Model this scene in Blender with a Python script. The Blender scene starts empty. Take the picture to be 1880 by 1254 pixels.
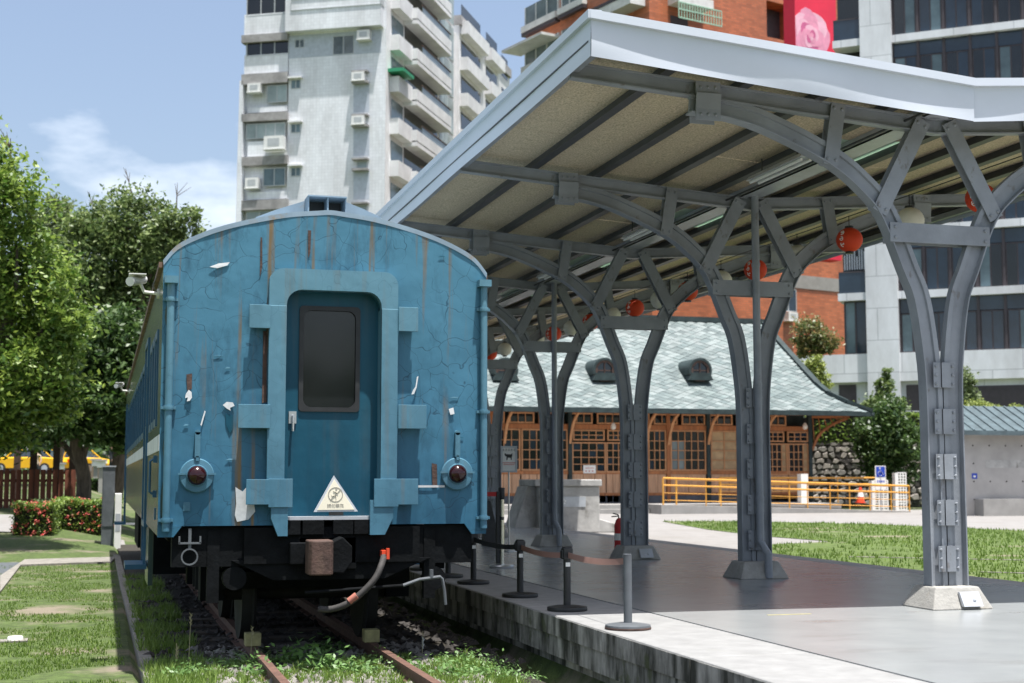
import bpy, bmesh, math, random
import numpy as np
from mathutils import Vector, Matrix, noise as mnoise
random.seed(7); rng=np.random.default_rng(7)
sc=bpy.context.scene
COL=sc.collection
# ------------------------------------------------------------ camera
EYE=1.15; F_PX=2611.; W_PX=1880.
PITCH=math.atan(248/F_PX); YAW=math.atan(750/math.hypot(F_PX,248))
cam_d=bpy.data.cameras.new('camera'); cam=bpy.data.objects.new('camera',cam_d); COL.objects.link(cam)
cam.location=(0,0,EYE); cam.rotation_euler=(math.pi/2+PITCH,0,-YAW)
cam_d.sensor_width=36; cam_d.lens=36*F_PX/W_PX; cam_d.clip_start=.1; cam_d.clip_end=6000
cam_d.dof.use_dof=True; cam_d.dof.focus_distance=12.6; cam_d.dof.aperture_fstop=2.8
sc.camera=cam
# ------------------------------------------------------------ sky and sun
SUN=Vector((.07,-.20,1)).normalized()
EL=math.asin(SUN.z); AZ=math.atan2(SUN.x,SUN.y)
wd=bpy.data.worlds.new('World'); sc.world=wd; wd.use_nodes=True
nt=wd.node_tree; nt.nodes.clear()
def nn(t,typ,**kw):
    n=t.nodes.new(typ)
    for k,v in kw.items(): setattr(n,k,v)
    return n
sky=nn(nt,'ShaderNodeTexSky',sky_type='NISHITA',sun_disc=False,sun_elevation=EL,sun_rotation=AZ,altitude=20,air_density=1.0,dust_density=3.2,ozone_density=1.0)
tc=nn(nt,'ShaderNodeTexCoord'); mp=nn(nt,'ShaderNodeMapping'); mp.inputs['Scale'].default_value=(1,1,2.6); mp.inputs['Location'].default_value=(.7,.27,.13)
n1=nn(nt,'ShaderNodeTexNoise'); n1.inputs['Scale'].default_value=4.6; n1.inputs['Detail'].default_value=9; n1.inputs['Roughness'].default_value=.52
rp=nn(nt,'ShaderNodeValToRGB'); rp.color_ramp.elements[0].position=.52; rp.color_ramp.elements[1].position=.70
rp.color_ramp.elements[0].color=(.05,.05,.05,1); rp.color_ramp.elements[1].color=(.8,.8,.8,1)
mx=nn(nt,'ShaderNodeMixRGB'); mx.inputs['Color2'].default_value=(7.6,8.0,8.5,1)
bg=nn(nt,'ShaderNodeBackground'); bg.inputs['Strength'].default_value=.1
wo=nn(nt,'ShaderNodeOutputWorld')
L=nt.links.new
L(tc.outputs['Generated'],mp.inputs['Vector']); L(mp.outputs[0],n1.inputs['Vector']); L(n1.outputs['Fac'],rp.inputs['Fac'])
L(sky.outputs[0],mx.inputs['Color1']); L(rp.outputs[0],mx.inputs['Fac']); L(mx.outputs[0],bg.inputs['Color']); L(bg.outputs[0],wo.inputs['Surface'])
sd=bpy.data.lights.new('sun','SUN'); sd.energy=5.0; sd.angle=math.radians(.5); sd.color=(1,.975,.94)
so=bpy.data.objects.new('sun',sd); COL.objects.link(so); so.location=(0,0,60)
so.rotation_euler=SUN.to_track_quat('Z','Y').to_euler()
sc.view_settings.view_transform='Standard'; sc.view_settings.look='None'; sc.view_settings.gamma=1; sc.view_settings.exposure=.95
sc.view_settings.use_curve_mapping=False
try:
    sc.cycles.max_bounces=6; sc.cycles.transparent_max_bounces=6; sc.cycles.use_denoising=True
except Exception: pass
# ------------------------------------------------------------ photo pixel (1880x1254) -> place
_fw=np.array([math.sin(YAW)*math.cos(PITCH),math.cos(YAW)*math.cos(PITCH),math.sin(PITCH)])
_rt=np.array([math.cos(YAW),-math.sin(YAW),0]); _up=np.cross(_rt,_fw)
def ray(px,py): return _fw+(px-940)/F_PX*_rt-(py-627)/F_PX*_up
def PZ(px,py,z): d=ray(px,py); t=(z-EYE)/d[2]; return (t*d[0],t*d[1])
def PY(px,py,Y): d=ray(px,py); t=Y/d[1]; return (t*d[0],EYE+t*d[2])
def PX(px,py,X): d=ray(px,py); t=X/d[0]; return (t*d[1],EYE+t*d[2])
def PD(px,py,depth): d=ray(px,py); return Vector((d[0]*depth,d[1]*depth,EYE+d[2]*depth))
# ------------------------------------------------------------ materials
def lin(r,g,b):
    f=lambda c:(c/255/12.92 if c<=10 else ((c/255+.055)/1.055)**2.4)
    return (f(r),f(g),f(b))
MATS={}
def M(name,col,rough=.6,metal=0,var=.15,vs=4,bump=0,bs=30,col2=None,f2=(.35,.7),stretch=None,rand=True,spec=.5,det=5):
    m=bpy.data.materials.new(name); m.use_nodes=True; t=m.node_tree; b=t.nodes['Principled BSDF']
    b.inputs['Roughness'].default_value=rough; b.inputs['Metallic'].default_value=metal
    b.inputs['Specular IOR Level'].default_value=spec
    L=t.links.new
    tc=nn(t,'ShaderNodeTexCoord'); src=tc.outputs['Object']
    if rand:
        oi=nn(t,'ShaderNodeObjectInfo'); mu=nn(t,'ShaderNodeMath',operation='MULTIPLY'); mu.inputs[1].default_value=37
        ad=nn(t,'ShaderNodeVectorMath',operation='ADD'); L(oi.outputs['Random'],mu.inputs[0]); L(src,ad.inputs[0]); L(mu.outputs[0],ad.inputs[1]); src=ad.outputs[0]
    if stretch:
        mp=nn(t,'ShaderNodeMapping'); mp.inputs['Scale'].default_value=stretch; L(src,mp.inputs['Vector']); src=mp.outputs[0]
    n=nn(t,'ShaderNodeTexNoise'); n.inputs['Scale'].default_value=vs; n.inputs['Detail'].default_value=det; n.inputs['Roughness'].default_value=.6
    L(src,n.inputs['Vector'])
    r=nn(t,'ShaderNodeValToRGB'); e=r.color_ramp.elements
    e[0].position,e[1].position=f2
    c1=[c*(1-var) for c in col]; c2=list(col2) if col2 else [min(1,c*(1+var)) for c in col]
    e[0].color=(*c1,1); e[1].color=(*c2,1)
    L(n.outputs['Fac'],r.inputs['Fac']); L(r.outputs[0],b.inputs['Base Color'])
    if bump:
        n2=nn(t,'ShaderNodeTexNoise'); n2.inputs['Scale'].default_value=bs; n2.inputs['Detail'].default_value=4; L(src,n2.inputs['Vector'])
        bp=nn(t,'ShaderNodeBump'); bp.inputs['Strength'].default_value=bump; bp.inputs['Distance'].default_value=.02
        L(n2.outputs['Fac'],bp.inputs['Height']); L(bp.outputs[0],b.inputs['Normal'])
    m['_ramp']=1; MATS[name]=m; return m
def wear(m,col,scale=1.5,lo=.55,hi=.62,stretch=(1,1,1),amount=1.0,det=8,rough=None):
    """add a second layer (dirt, rust, moss) with a noise shape of its own"""
    t=m.node_tree; b=t.nodes['Principled BSDF']; L=t.links.new
    old=b.inputs['Base Color'].links[0].from_socket
    tc=nn(t,'ShaderNodeTexCoord'); mp=nn(t,'ShaderNodeMapping'); mp.inputs['Scale'].default_value=stretch; mp.inputs['Location'].default_value=(3.1*len(t.nodes),1.7,.4)
    n=nn(t,'ShaderNodeTexNoise'); n.inputs['Scale'].default_value=scale; n.inputs['Detail'].default_value=det; n.inputs['Roughness'].default_value=.62
    r=nn(t,'ShaderNodeValToRGB'); e=r.color_ramp.elements; e[0].position=lo; e[1].position=hi; e[0].color=(0,0,0,1); e[1].color=(amount,)*3+(1,)
    mx=nn(t,'ShaderNodeMixRGB'); mx.inputs['Color2'].default_value=(*col,1)
    L(tc.outputs['Object'],mp.inputs['Vector']); L(mp.outputs[0],n.inputs['Vector']); L(n.outputs['Fac'],r.inputs['Fac']); L(r.outputs[0],mx.inputs['Fac']); L(old,mx.inputs['Color1']); L(mx.outputs[0],b.inputs['Base Color'])
    return m
def G(name,col,rough=.08,spec=.6):   # dark window glass
    return M(name,col,rough=rough,var=.3,vs=.7,spec=spec)
# ------------------------------------------------------------ objects
ORG={}
def org(o):
    v=Vector((0,0,0))
    while o is not None:
        v+=ORG.get(o.name,Vector((0,0,0))); o=o.parent
    return v
def thing(name,label,cat,loc=(0,0,0),rz=0,group=None):
    o=bpy.data.objects.new(name,None); COL.objects.link(o); o.empty_display_size=.2
    o.location=loc; o.rotation_euler=(0,0,rz); ORG[o.name]=Vector(loc); o['label']=label; o['category']=cat
    if group: o['group']=group
    return o
def tag(o,label,cat,group=None):
    o['label']=label; o['category']=cat
    if group: o['group']=group
    return o
class MB:
    def __init__(s): s.v=[]; s.f=[]
    def add(s,vs,fs):
        o=len(s.v); s.v+=[tuple(v) for v in vs]; s.f+=[tuple(i+o for i in f) for f in fs]; return s
    def box(s,x0,x1,y0,y1,z0,z1):
        if x0>x1:x0,x1=x1,x0
        if y0>y1:y0,y1=y1,y0
        if z0>z1:z0,z1=z1,z0
        return s.add([(x,y,z) for z in (z0,z1) for y in (y0,y1) for x in (x0,x1)],[(0,2,3,1),(4,5,7,6),(0,1,5,4),(2,6,7,3),(0,4,6,2),(1,3,7,5)])
    def hexa(s,bot,top):  # 4 bottom + 4 top points
        return s.add(list(bot)+list(top),[(3,2,1,0),(4,5,6,7),(0,1,5,4),(1,2,6,5),(2,3,7,6),(3,0,4,7)])
    def bar(s,p,q,w,h,up=(0,0,1)):  # rectangular bar p->q
        p=Vector(p);q=Vector(q);d=(q-p).normalized();u=Vector(up);sd=d.cross(u)
        if sd.length<1e-4: sd=d.cross(Vector((0,1,0)))
        sd.normalize();u=sd.cross(d)
        a,b=sd*w/2,u*h/2
        return s.hexa([p-a-b,p+a-b,p+a+b,p-a+b],[q-a-b,q+a-b,q+a+b,q-a+b])
    def tube(s,pts,r,n=8,cap=True):
        pts=[Vector(p) for p in pts]; rs=r if hasattr(r,'__len__') else [r]*len(pts); rings=[]; prev=None
        vs=[];fs=[]
        for i,p in enumerate(pts):
            d=(pts[min(i+1,len(pts)-1)]-pts[max(i-1,0)]).normalized()
            if prev is None:
                a=d.cross(Vector((0,0,1)))
                if a.length<.05: a=d.cross(Vector((1,0,0)))
            else: a=prev-d*prev.dot(d)
            a.normalize(); prev=a; b=d.cross(a)
            for k in range(n):
                t=2*math.pi*k/n; vs.append(p+(a*math.cos(t)+b*math.sin(t))*rs[i])
        for i in range(len(pts)-1):
            for k in range(n): fs.append((i*n+k,i*n+(k+1)%n,(i+1)*n+(k+1)%n,(i+1)*n+k))
        if cap: fs.append(tuple(range(n-1,-1,-1))); fs.append(tuple((len(pts)-1)*n+k for k in range(n)))
        return s.add(vs,fs)
    def prism(s,poly,a,b,axis='y'):  # 2D polygon (ccw or cw) extruded between a and b along an axis
        n=len(poly)
        def P(u,v,w): return {'y':(u,w,v),'x':(w,u,v),'z':(u,v,w)}[axis]
        vs=[P(u,v,a) for u,v in poly]+[P(u,v,b) for u,v in poly]
        fs=[tuple(range(n)),tuple(range(2*n-1,n-1,-1))]+[(i,i+n,(i+1)%n+n,(i+1)%n) for i in range(n)]
        return s.add(vs,fs)
    def ring(s,outer,inner,a,b,axis='y'):  # frame with a hole: equal-length loops
        n=len(outer)
        def P(u,v,w): return {'y':(u,w,v),'x':(w,u,v),'z':(u,v,w)}[axis]
        vs=[P(*p,a) for p in outer]+[P(*p,a) for p in inner]+[P(*p,b) for p in outer]+[P(*p,b) for p in inner]
        fs=[]
        for i in range(n):
            j=(i+1)%n
            fs+=[(i,j,n+j,n+i),(2*n+j,2*n+i,3*n+i,3*n+j),(j,i,2*n+i,2*n+j),(n+i,n+j,3*n+j,3*n+i)]
        return s.add(vs,fs)
    def lathe(s,prof,c,n=16,axis='z'):  # prof [(r,h)]
        vs=[];fs=[];c=Vector(c)
        for r,h in prof:
            for k in range(n):
                t=2*math.pi*k/n; u,v=r*math.cos(t),r*math.sin(t)
                vs.append(c+(Vector((u,v,h)) if axis=='z' else Vector((u,h,v)) if axis=='y' else Vector((h,u,v))))
        m=len(prof)
        for i in range(m-1):
            for k in range(n): fs.append((i*n+k,i*n+(k+1)%n,(i+1)*n+(k+1)%n,(i+1)*n+k))
        if prof[0][0]>1e-5: fs.append(tuple(range(n-1,-1,-1)))
        if prof[-1][0]>1e-5: fs.append(tuple((m-1)*n+k for k in range(n)))
        return s.add(vs,fs)
    def bolt(s,c,r=.014,h=.012,axis='y',sgn=-1):
        pr=[(r,0),(r*.95,sgn*h*.6),(r*.5,sgn*h)]
        return s.lathe(pr,c,6,axis)
    def obj(s,name,mat,parent=None,smooth=False,local=False,bevel=0,kind=None):
        me=bpy.data.meshes.new(name); o_=org(parent) if (parent is not None and not local) else Vector((0,0,0))
        me.from_pydata([(v[0]-o_.x,v[1]-o_.y,v[2]-o_.z) for v in s.v],[],s.f)
        bm=bmesh.new(); bm.from_mesh(me); bmesh.ops.recalc_face_normals(bm,faces=bm.faces)
        bm.to_mesh(me); bm.free()
        if smooth:
            me.polygons.foreach_set('use_smooth',[True]*len(me.polygons))
        me.materials.append(MATS[mat] if isinstance(mat,str) else mat)
        ob=bpy.data.objects.new(name,me); COL.objects.link(ob)
        if parent is not None: ob.parent=parent
        if smooth and smooth!='full':
            try: me.set_sharp_from_angle(angle=math.radians(38))
            except Exception: pass
        if bevel:
            md=ob.modifiers.new('bevel','BEVEL'); md.width=bevel; md.segments=2; md.limit_method='ANGLE'
        if kind: ob['kind']=kind
        return ob
def dup(o,parent,dloc=(0,0,0),name=None):
    c=o.copy(); COL.objects.link(c); c.parent=parent; c.location=Vector(o.location)+Vector(dloc); return c
def quads(name,V,mat,parent=None,nv=4,kind=None):
    """V: (n*nv,3) numpy array -> n separate faces"""
    me=bpy.data.meshes.new(name); n=len(V)//nv
    me.vertices.add(len(V)); me.vertices.foreach_set('co',V.astype(np.float32).ravel())
    me.loops.add(n*nv); me.loops.foreach_set('vertex_index',np.arange(n*nv,dtype=np.int32))
    me.polygons.add(n); me.polygons.foreach_set('loop_start',np.arange(0,n*nv,nv,dtype=np.int32))
    try: me.polygons.foreach_set('loop_total',np.full(n,nv,dtype=np.int32))
    except Exception: pass
    me.update(calc_edges=True); me.validate()
    me.materials.append(MATS[mat] if isinstance(mat,str) else mat)
    ob=bpy.data.objects.new(name,me); COL.objects.link(ob)
    if parent is not None: ob.parent=parent
    if kind: ob['kind']=kind
    return ob
def text_obj(name,s,size,mat,parent,mtx,local=False):
    cu=bpy.data.curves.new(name,'FONT'); cu.body=s; cu.size=size; cu.align_x='CENTER'; cu.align_y='CENTER'; cu.extrude=.0008; cu.resolution_u=2
    t=bpy.data.objects.new(name,cu); COL.objects.link(t); bpy.context.view_layer.update()
    me=bpy.data.meshes.new_from_object(t.evaluated_get(bpy.context.evaluated_depsgraph_get())); bpy.data.objects.remove(t)
    o_=org(parent) if not local else Vector((0,0,0))
    me.transform(Matrix.Translation(-o_)@mtx); me.materials.clear(); me.materials.append(MATS[mat])
    ob=bpy.data.objects.new(name,me); COL.objects.link(ob); ob.parent=parent; return ob
def struct(o): o['kind']='structure'; return o
# leaf material
def LEAF(name,c1,c2,tr=.35,rough=.45):
    m=bpy.data.materials.new(name); m.use_nodes=True; t=m.node_tree; L=t.links.new; b=t.nodes['Principled BSDF']; b.inputs['Roughness'].default_value=rough
    g=nn(t,'ShaderNodeNewGeometry'); r=nn(t,'ShaderNodeValToRGB'); r.color_ramp.elements[0].color=(*c1,1); r.color_ramp.elements[1].color=(*c2,1)
    L(g.outputs['Random Per Island'],r.inputs['Fac'])
    tl=nn(t,'ShaderNodeBsdfTranslucent'); ms=nn(t,'ShaderNodeMixShader'); ms.inputs['Fac'].default_value=tr
    L(r.outputs[0],b.inputs['Base Color']); L(r.outputs[0],tl.inputs['Color']); L(b.outputs[0],ms.inputs[1]); L(tl.outputs[0],ms.inputs[2])
    L(ms.outputs[0],t.nodes['Material Output'].inputs['Surface']); MATS[name]=m; return m
# ============================================================ materials
m=M('steel',(.235,.252,.275),rough=.42,var=.16,vs=2.5,bump=.08,bs=40,spec=.4); wear(m,(.10,.075,.055),7,.64,.70,(1,1,.6),.5)
M('fascia',(.56,.60,.66),rough=.42,var=.04,vs=1.2,rand=False)
M('galv',(.45,.47,.5),rough=.4,metal=.3,var=.1,vs=6)
m=M('woodwool',(.54,.44,.30),rough=.95,var=.38,vs=38,bump=.6,bs=60,f2=(.3,.7),stretch=(1.6,1,1)); wear(m,(.12,.10,.07),1.3,.58,.72,(1,1,1),.55)
M('purlin',(.045,.047,.05),rough=.5,var=.2,vs=5)
m=M('concrete',(.28,.27,.255),rough=.85,var=.12,vs=2.2,bump=.15,bs=25); wear(m,(.22,.22,.2),3.5,.60,.70,(1,1,1),.35)
m=M('platform_floor',(.235,.247,.247),rough=.27,var=.08,vs=1.6,bump=.02,bs=14,rand=False,spec=.6); wear(m,(.14,.13,.12),.7,.55,.72,(1,2.4,1),.6)
m=M('edge_concrete',(.235,.235,.23),rough=.75,var=.12,vs=5,bump=.12,bs=40,rand=False); wear(m,(.2,.2,.18),6,.6,.7,(1,1,1),.3)
m=M('platform_wall',(.36,.35,.32),rough=.9,var=.2,vs=4,bump=.3,bs=18,rand=False); wear(m,(.02,.022,.015),4.2,.38,.60,(1,1.1,.28),.97); wear(m,(.06,.075,.025),4,.6,.66,(1,1,1),.6)
m=M('plinth',(.31,.30,.275),rough=.9,var=.15,vs=9,bump=.3,bs=40); wear(m,(.25,.2,.13),3,.6,.7,(1,1,1),.4)
m=M('old_concrete',(.42,.41,.39),rough=.9,var=.2,vs=3,bump=.3,bs=12); wear(m,(.12,.11,.09),1.6,.53,.66,(1,1,.7),.8)
M('black',(.02,.021,.022),rough=.5,var=.3,vs=8)
M('underframe',(.005,.006,.007),rough=.8,var=.4,vs=6,bump=.2,spec=.12)
M('greymetal',(.10,.11,.12),rough=.5,var=.2,vs=6)
m=M('rust',(.075,.042,.032),rough=.75,var=.35,vs=9,bump=.25,bs=40); wear(m,(.15,.10,.07),6,.55,.68,(1,1,.4),.5)
M('rail_rust',(.115,.06,.042),rough=.7,var=.3,vs=14,bump=.2,bs=60)
M('sleeper',(.085,.07,.055),rough=.9,var=.35,vs=10,bump=.4,stretch=(.4,4,4))
M('yellow_block',(.36,.32,.15),rough=.8,var=.25,vs=12)
M('white_paint',(.78,.77,.73),rough=.6,var=.06,vs=6)
M('silver',(.6,.61,.62),rough=.3,metal=.8,var=.1)
M('chrome',(.7,.68,.6),rough=.2,metal=.9,var=.1)
M('hose',(.035,.032,.03),rough=.75,var=.3,vs=20)
M('red_paint',(.62,.06,.02),rough=.45,var=.2)
M('faded_red',(.38,.14,.10),rough=.7,var=.2)
M('belt',(.30,.17,.14),rough=.8,var=.1,vs=3)
M('belt_red',(.5,.03,.03),rough=.7)
M('soil',(.30,.25,.18),rough=1,var=.25,vs=3)
# ground: grass with bare earth
m=M('turf',(.06,.09,.02),rough=1,var=.35,vs=9,bump=.5,bs=40,rand=False); wear(m,(.18,.15,.11),.9,.52,.66,(1,1,1),.95,det=10)
m=M('shade_soil',(.035,.03,.022),rough=1,var=.4,vs=20,bump=.6,bs=50,rand=False)  # track soil made near-black, under-coach shade put into its colour
m=M('paving',(.22,.21,.20),rough=.85,var=.1,vs=3,bump=.1,rand=False); wear(m,(.17,.155,.135),.8,.5,.7,(1,1,1),.5)
m=M('lawn',(.075,.112,.023),rough=1,var=.3,vs=6,bump=.5,bs=30,rand=False); wear(m,(.19,.16,.115),.33,.58,.66,(1,1.8,1),.85,det=9)
M('kerbstone',(.21,.195,.17),rough=.9,var=.25,vs=7,bump=.3)
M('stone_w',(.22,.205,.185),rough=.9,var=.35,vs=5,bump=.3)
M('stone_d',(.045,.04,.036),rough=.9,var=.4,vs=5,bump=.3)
LEAF('weed',(.10,.20,.05),(.2,.34,.11)); LEAF('grassblade',(.09,.17,.02),(.23,.32,.07)); LEAF('dryblade',(.42,.38,.2),(.5,.45,.28))
# coach paint: faded enamel that cracks, flakes and rusts
def coach_paint(name,c_lo,c_hi,cracks=1.0,rough=.42):
    m=bpy.data.materials.new(name); m.use_nodes=True; t=m.node_tree; L=t.links.new; b=t.nodes['Principled BSDF']; b.inputs['Roughness'].default_value=rough; b.inputs['Specular IOR Level'].default_value=.22
    tc=nn(t,'ShaderNodeTexCoord'); O=tc.outputs['Object']
    def noise(scale,det,stretch,loc=(0,0,0),rgh=.6):
        mp=nn(t,'ShaderNodeMapping'); mp.inputs['Scale'].default_value=stretch; mp.inputs['Location'].default_value=loc; L(O,mp.inputs['Vector'])
        n=nn(t,'ShaderNodeTexNoise'); n.inputs['Scale'].default_value=scale; n.inputs['Detail'].default_value=det; n.inputs['Roughness'].default_value=rgh; L(mp.outputs[0],n.inputs['Vector']); return n
    def ramp(s,a,b_,c0=(0,0,0,1),c1=(1,1,1,1)):
        r=nn(t,'ShaderNodeValToRGB'); e=r.color_ramp.elements; e[0].position=a; e[1].position=b_; e[0].color=c0; e[1].color=c1; L(s,r.inputs['Fac']); return r.outputs[0]
    def mix(f,a,b_,typ='MIX'):
        x=nn(t,'ShaderNodeMixRGB',blend_type=typ)
        for i,s in (('Fac',f),('Color1',a),('Color2',b_)):
            if isinstance(s,(int,float)): x.inputs[i].default_value=s
            elif isinstance(s,tuple): x.inputs[i].default_value=s
            else: L(s,x.inputs[i])
        return x.outputs[0]
    base=ramp(noise(2.2,8,(1,1,.6)).outputs['Fac'],.36,.62,(*c_lo,1),(*c_hi,1))
    streak=ramp(noise(7,4,(1,1,.05)).outputs['Fac'],.35,.72,(.66,.68,.72,1),(1.16,1.14,1.1,1))
    base=mix(1,base,streak,'MULTIPLY')
    # upper part chalked by weather, and paler partly for light put into the colour: follows the coach's own height with a ragged edge
    sx=nn(t,'ShaderNodeSeparateXYZ'); L(O,sx.inputs[0]); ch=nn(t,'ShaderNodeMath',operation='MULTIPLY_ADD'); L(noise(2,5,(1,1,.5),(4,4,4)).outputs['Fac'],ch.inputs[0]); ch.inputs[1].default_value=1.2; L(sx.outputs['Z'],ch.inputs[2])
    chf=ramp(ch.outputs[0],.0,1.0); r_=chf.node.color_ramp.elements; r_[0].position=.0; r_[1].position=1.0
    mr=nn(t,'ShaderNodeMapRange'); mr.inputs['From Min'].default_value=.9; mr.inputs['From Max'].default_value=3.7; L(ch.outputs[0],mr.inputs['Value'])
    base=mix(mr.outputs[0],base,(c_hi[0]*1.7+.005,c_hi[1]*1.35,c_hi[2]*1.15,1))
    # cracks
    dist=noise(1.6,3,(1,1,1),(9,2,1)); vm=nn(t,'ShaderNodeVectorMath',operation='MULTIPLY_ADD'); L(dist.outputs['Color'],vm.inputs[0]); vm.inputs[1].default_value=(.5,.5,.5); L(O,vm.inputs[2])
    vo=nn(t,'ShaderNodeTexVoronoi',feature='DISTANCE_TO_EDGE'); vo.inputs['Scale'].default_value=4.4; L(vm.outputs[0],vo.inputs['Vector'])
    cr=ramp(vo.outputs['Distance'],.002,.011,(1,1,1,1),(0,0,0,1))
    msk=ramp(noise(1.3,3,(1,1,1),(2,7,5)).outputs['Fac'],.38,.47)
    crk=nn(t,'ShaderNodeMath',operation='MULTIPLY'); L(cr,crk.inputs[0]); L(msk,crk.inputs[1])
    crs=nn(t,'ShaderNodeMath',operation='MULTIPLY'); L(crk.outputs[0],crs.inputs[0]); crs.inputs[1].default_value=.8*cracks
    base=mix(crs.outputs[0],base,(.02,.05,.08,1))
    st=ramp(noise(3.4,9,(1,1,.35),(5,1,3),.7).outputs['Fac'],.52,.68)
    sm=nn(t,'ShaderNodeMath',operation='MULTIPLY'); L(st,sm.inputs[0]); sm.inputs[1].default_value=.6*min(1,cracks+.3)
    base=mix(sm.outputs[0],base,(c_lo[0]*.8+.012,c_lo[1]*.75,c_lo[2]*.62,1))
    # rust runs
    rs=ramp(noise(9,3,(1,1,.035),(1,1,8)).outputs['Fac'],.55,.66)
    rm=ramp(noise(1.1,4,(1,1,.7),(7,3,2)).outputs['Fac'],.40,.55)
    rr=nn(t,'ShaderNodeMath',operation='MULTIPLY'); L(rs,rr.inputs[0]); L(rm,rr.inputs[1])
    r2=nn(t,'ShaderNodeMath',operation='MULTIPLY'); L(rr.outputs[0],r2.inputs[0]); r2.inputs[1].default_value=.95*cracks
    base=mix(r2.outputs[0],base,(.17,.115,.055,1))
    L(base,b.inputs['Base Color'])
    h1=noise(2.3,3,(1,1,.8)); h2=noise(26,5,(1,1,1)); hm=nn(t,'ShaderNodeMath',operation='MULTIPLY_ADD'); L(h2.outputs['Fac'],hm.inputs[0]); hm.inputs[1].default_value=.06; L(h1.outputs['Fac'],hm.inputs[2])
    hc=nn(t,'ShaderNodeMath',operation='MULTIPLY_ADD'); L(crk.outputs[0],hc.inputs[0]); hc.inputs[1].default_value=-.05*cracks; L(hm.outputs[0],hc.inputs[2])
    bp=nn(t,'ShaderNodeBump'); bp.inputs['Strength'].default_value=.22; bp.inputs['Distance'].default_value=.06; L(hc.outputs[0],bp.inputs['Height']); L(bp.outputs[0],b.inputs['Normal'])
    MATS[name]=m; return m
coach_paint('coach_blue',(.009,.066,.13),(.036,.14,.235))
coach_paint('coach_trim',(.035,.12,.19),(.06,.17,.255),cracks=.25)
coach_paint('coach_door',(.003,.04,.075),(.007,.065,.115),cracks=.1,rough=.35)
m=coach_paint('coach_side',(.022,.05,.06),(.05,.085,.075),cracks=.3,rough=.22)  # blue side paint with tree reflections put into the colour as dark olive
M('coach_window_blue',(.02,.09,.17),rough=.35,var=.2)
m=M('stripe',(.62,.64,.64),rough=.45,var=.12,vs=6,rand=False); wear(m,(.35,.36,.36),5,.55,.65,(1,1,.3),.5)
m=M('roof_grey',(.22,.30,.37),rough=.6,var=.15,vs=4); wear(m,(.25,.2,.14),3,.6,.7)
M('gutter_rust',(.16,.10,.07),rough=.8,var=.4,vs=5)
G('glass_dark',(.012,.014,.016)); G('glass_blue',(.02,.035,.055)); G('glass_pale',(.16,.20,.21),rough=.15)
M('lens_red',(.018,.002,.003),rough=.12,var=.2)
M('filler',(.48,.50,.51),rough=.8,var=.1,vs=20)
M('sign_cream',(.86,.80,.64),rough=.4,var=.03)
M('sign_ink',(.33,.31,.27),rough=.6,var=.05)
M('sign_grey',(.5,.53,.57),rough=.4,var=.05)
M('ink_black',(.02,.02,.02),rough=.6); M('ink_red',(.5,.05,.05),rough=.6)

# ============================================================ ground
g=MB(); xs=np.array(sorted([-900,-300,-120,-60]+list(np.arange(-40,-4,4.))+list(np.arange(-4,.2,.5))+[.28,.37,1,2,3,3.62,3.9]+list(np.arange(6,60,4.))+[60,90,140,300,900])); ys=np.concatenate([[-300,-60,-20],np.arange(-4,8,4.),np.arange(8,60,2.5),[60,66,72,80,95,120,200,400,1500]])
GL=-.52
def gz(x,y):
    z=-.24 if x>3.8 else GL
    if x<1: z+=max(0,min(1,(y-30)/14))*.62*max(0,min(1,(1-x)/2))
    if x<6: z+=max(0,min(1,(y-46)/38))*1.25*max(0,min(1,(6-x)/5))
    if .3<x<3.8 and y<45: z-=.1
    return z
nx=len(xs)
g.v=[(x,y,gz(x,y)) for y in ys for x in xs]
g.f=[(j*nx+i,j*nx+i+1,(j+1)*nx+i+1,(j+1)*nx+i) for j in range(len(ys)-1) for i in range(nx-1)]
struct(g.obj('ground','turf',smooth='full'))
# ballast bed under the track
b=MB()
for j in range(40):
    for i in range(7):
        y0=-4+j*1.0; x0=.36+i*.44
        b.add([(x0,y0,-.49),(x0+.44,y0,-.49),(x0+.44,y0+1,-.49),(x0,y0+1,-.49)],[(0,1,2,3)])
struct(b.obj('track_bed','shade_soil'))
# timber edging left of the track (weathered boards end to end)
kb=thing('timber_edging','weathered timber boards edging the track bed beside the lawn','edging',(.3,8,GL))
kz=-.46
pts=[PZ(268,1254,kz),PZ(243,1150,kz),PZ(222,1075,kz),PZ(211,1021,kz),(.24,31)]
pts=[(.40,6.5)]+pts
for i in range(len(pts)-1):
    p,q=pts[i],pts[i+1]; n=max(1,int((q[1]-p[1])/2.2))
    for k in range(n):
        a=(p[0]+(q[0]-p[0])*k/n,p[1]+(q[1]-p[1])*k/n); c=(p[0]+(q[0]-p[0])*(k+1)/n,p[1]+(q[1]-p[1])*(k+1)/n-.012)
        o=MB().bar((a[0]+.05,a[1],kz-.09+random.uniform(-.006,.006)),(c[0]+.05,c[1],kz-.09+random.uniform(-.006,.006)),.11,.18).obj('board','kerbstone',kb,bevel=.006)
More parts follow.
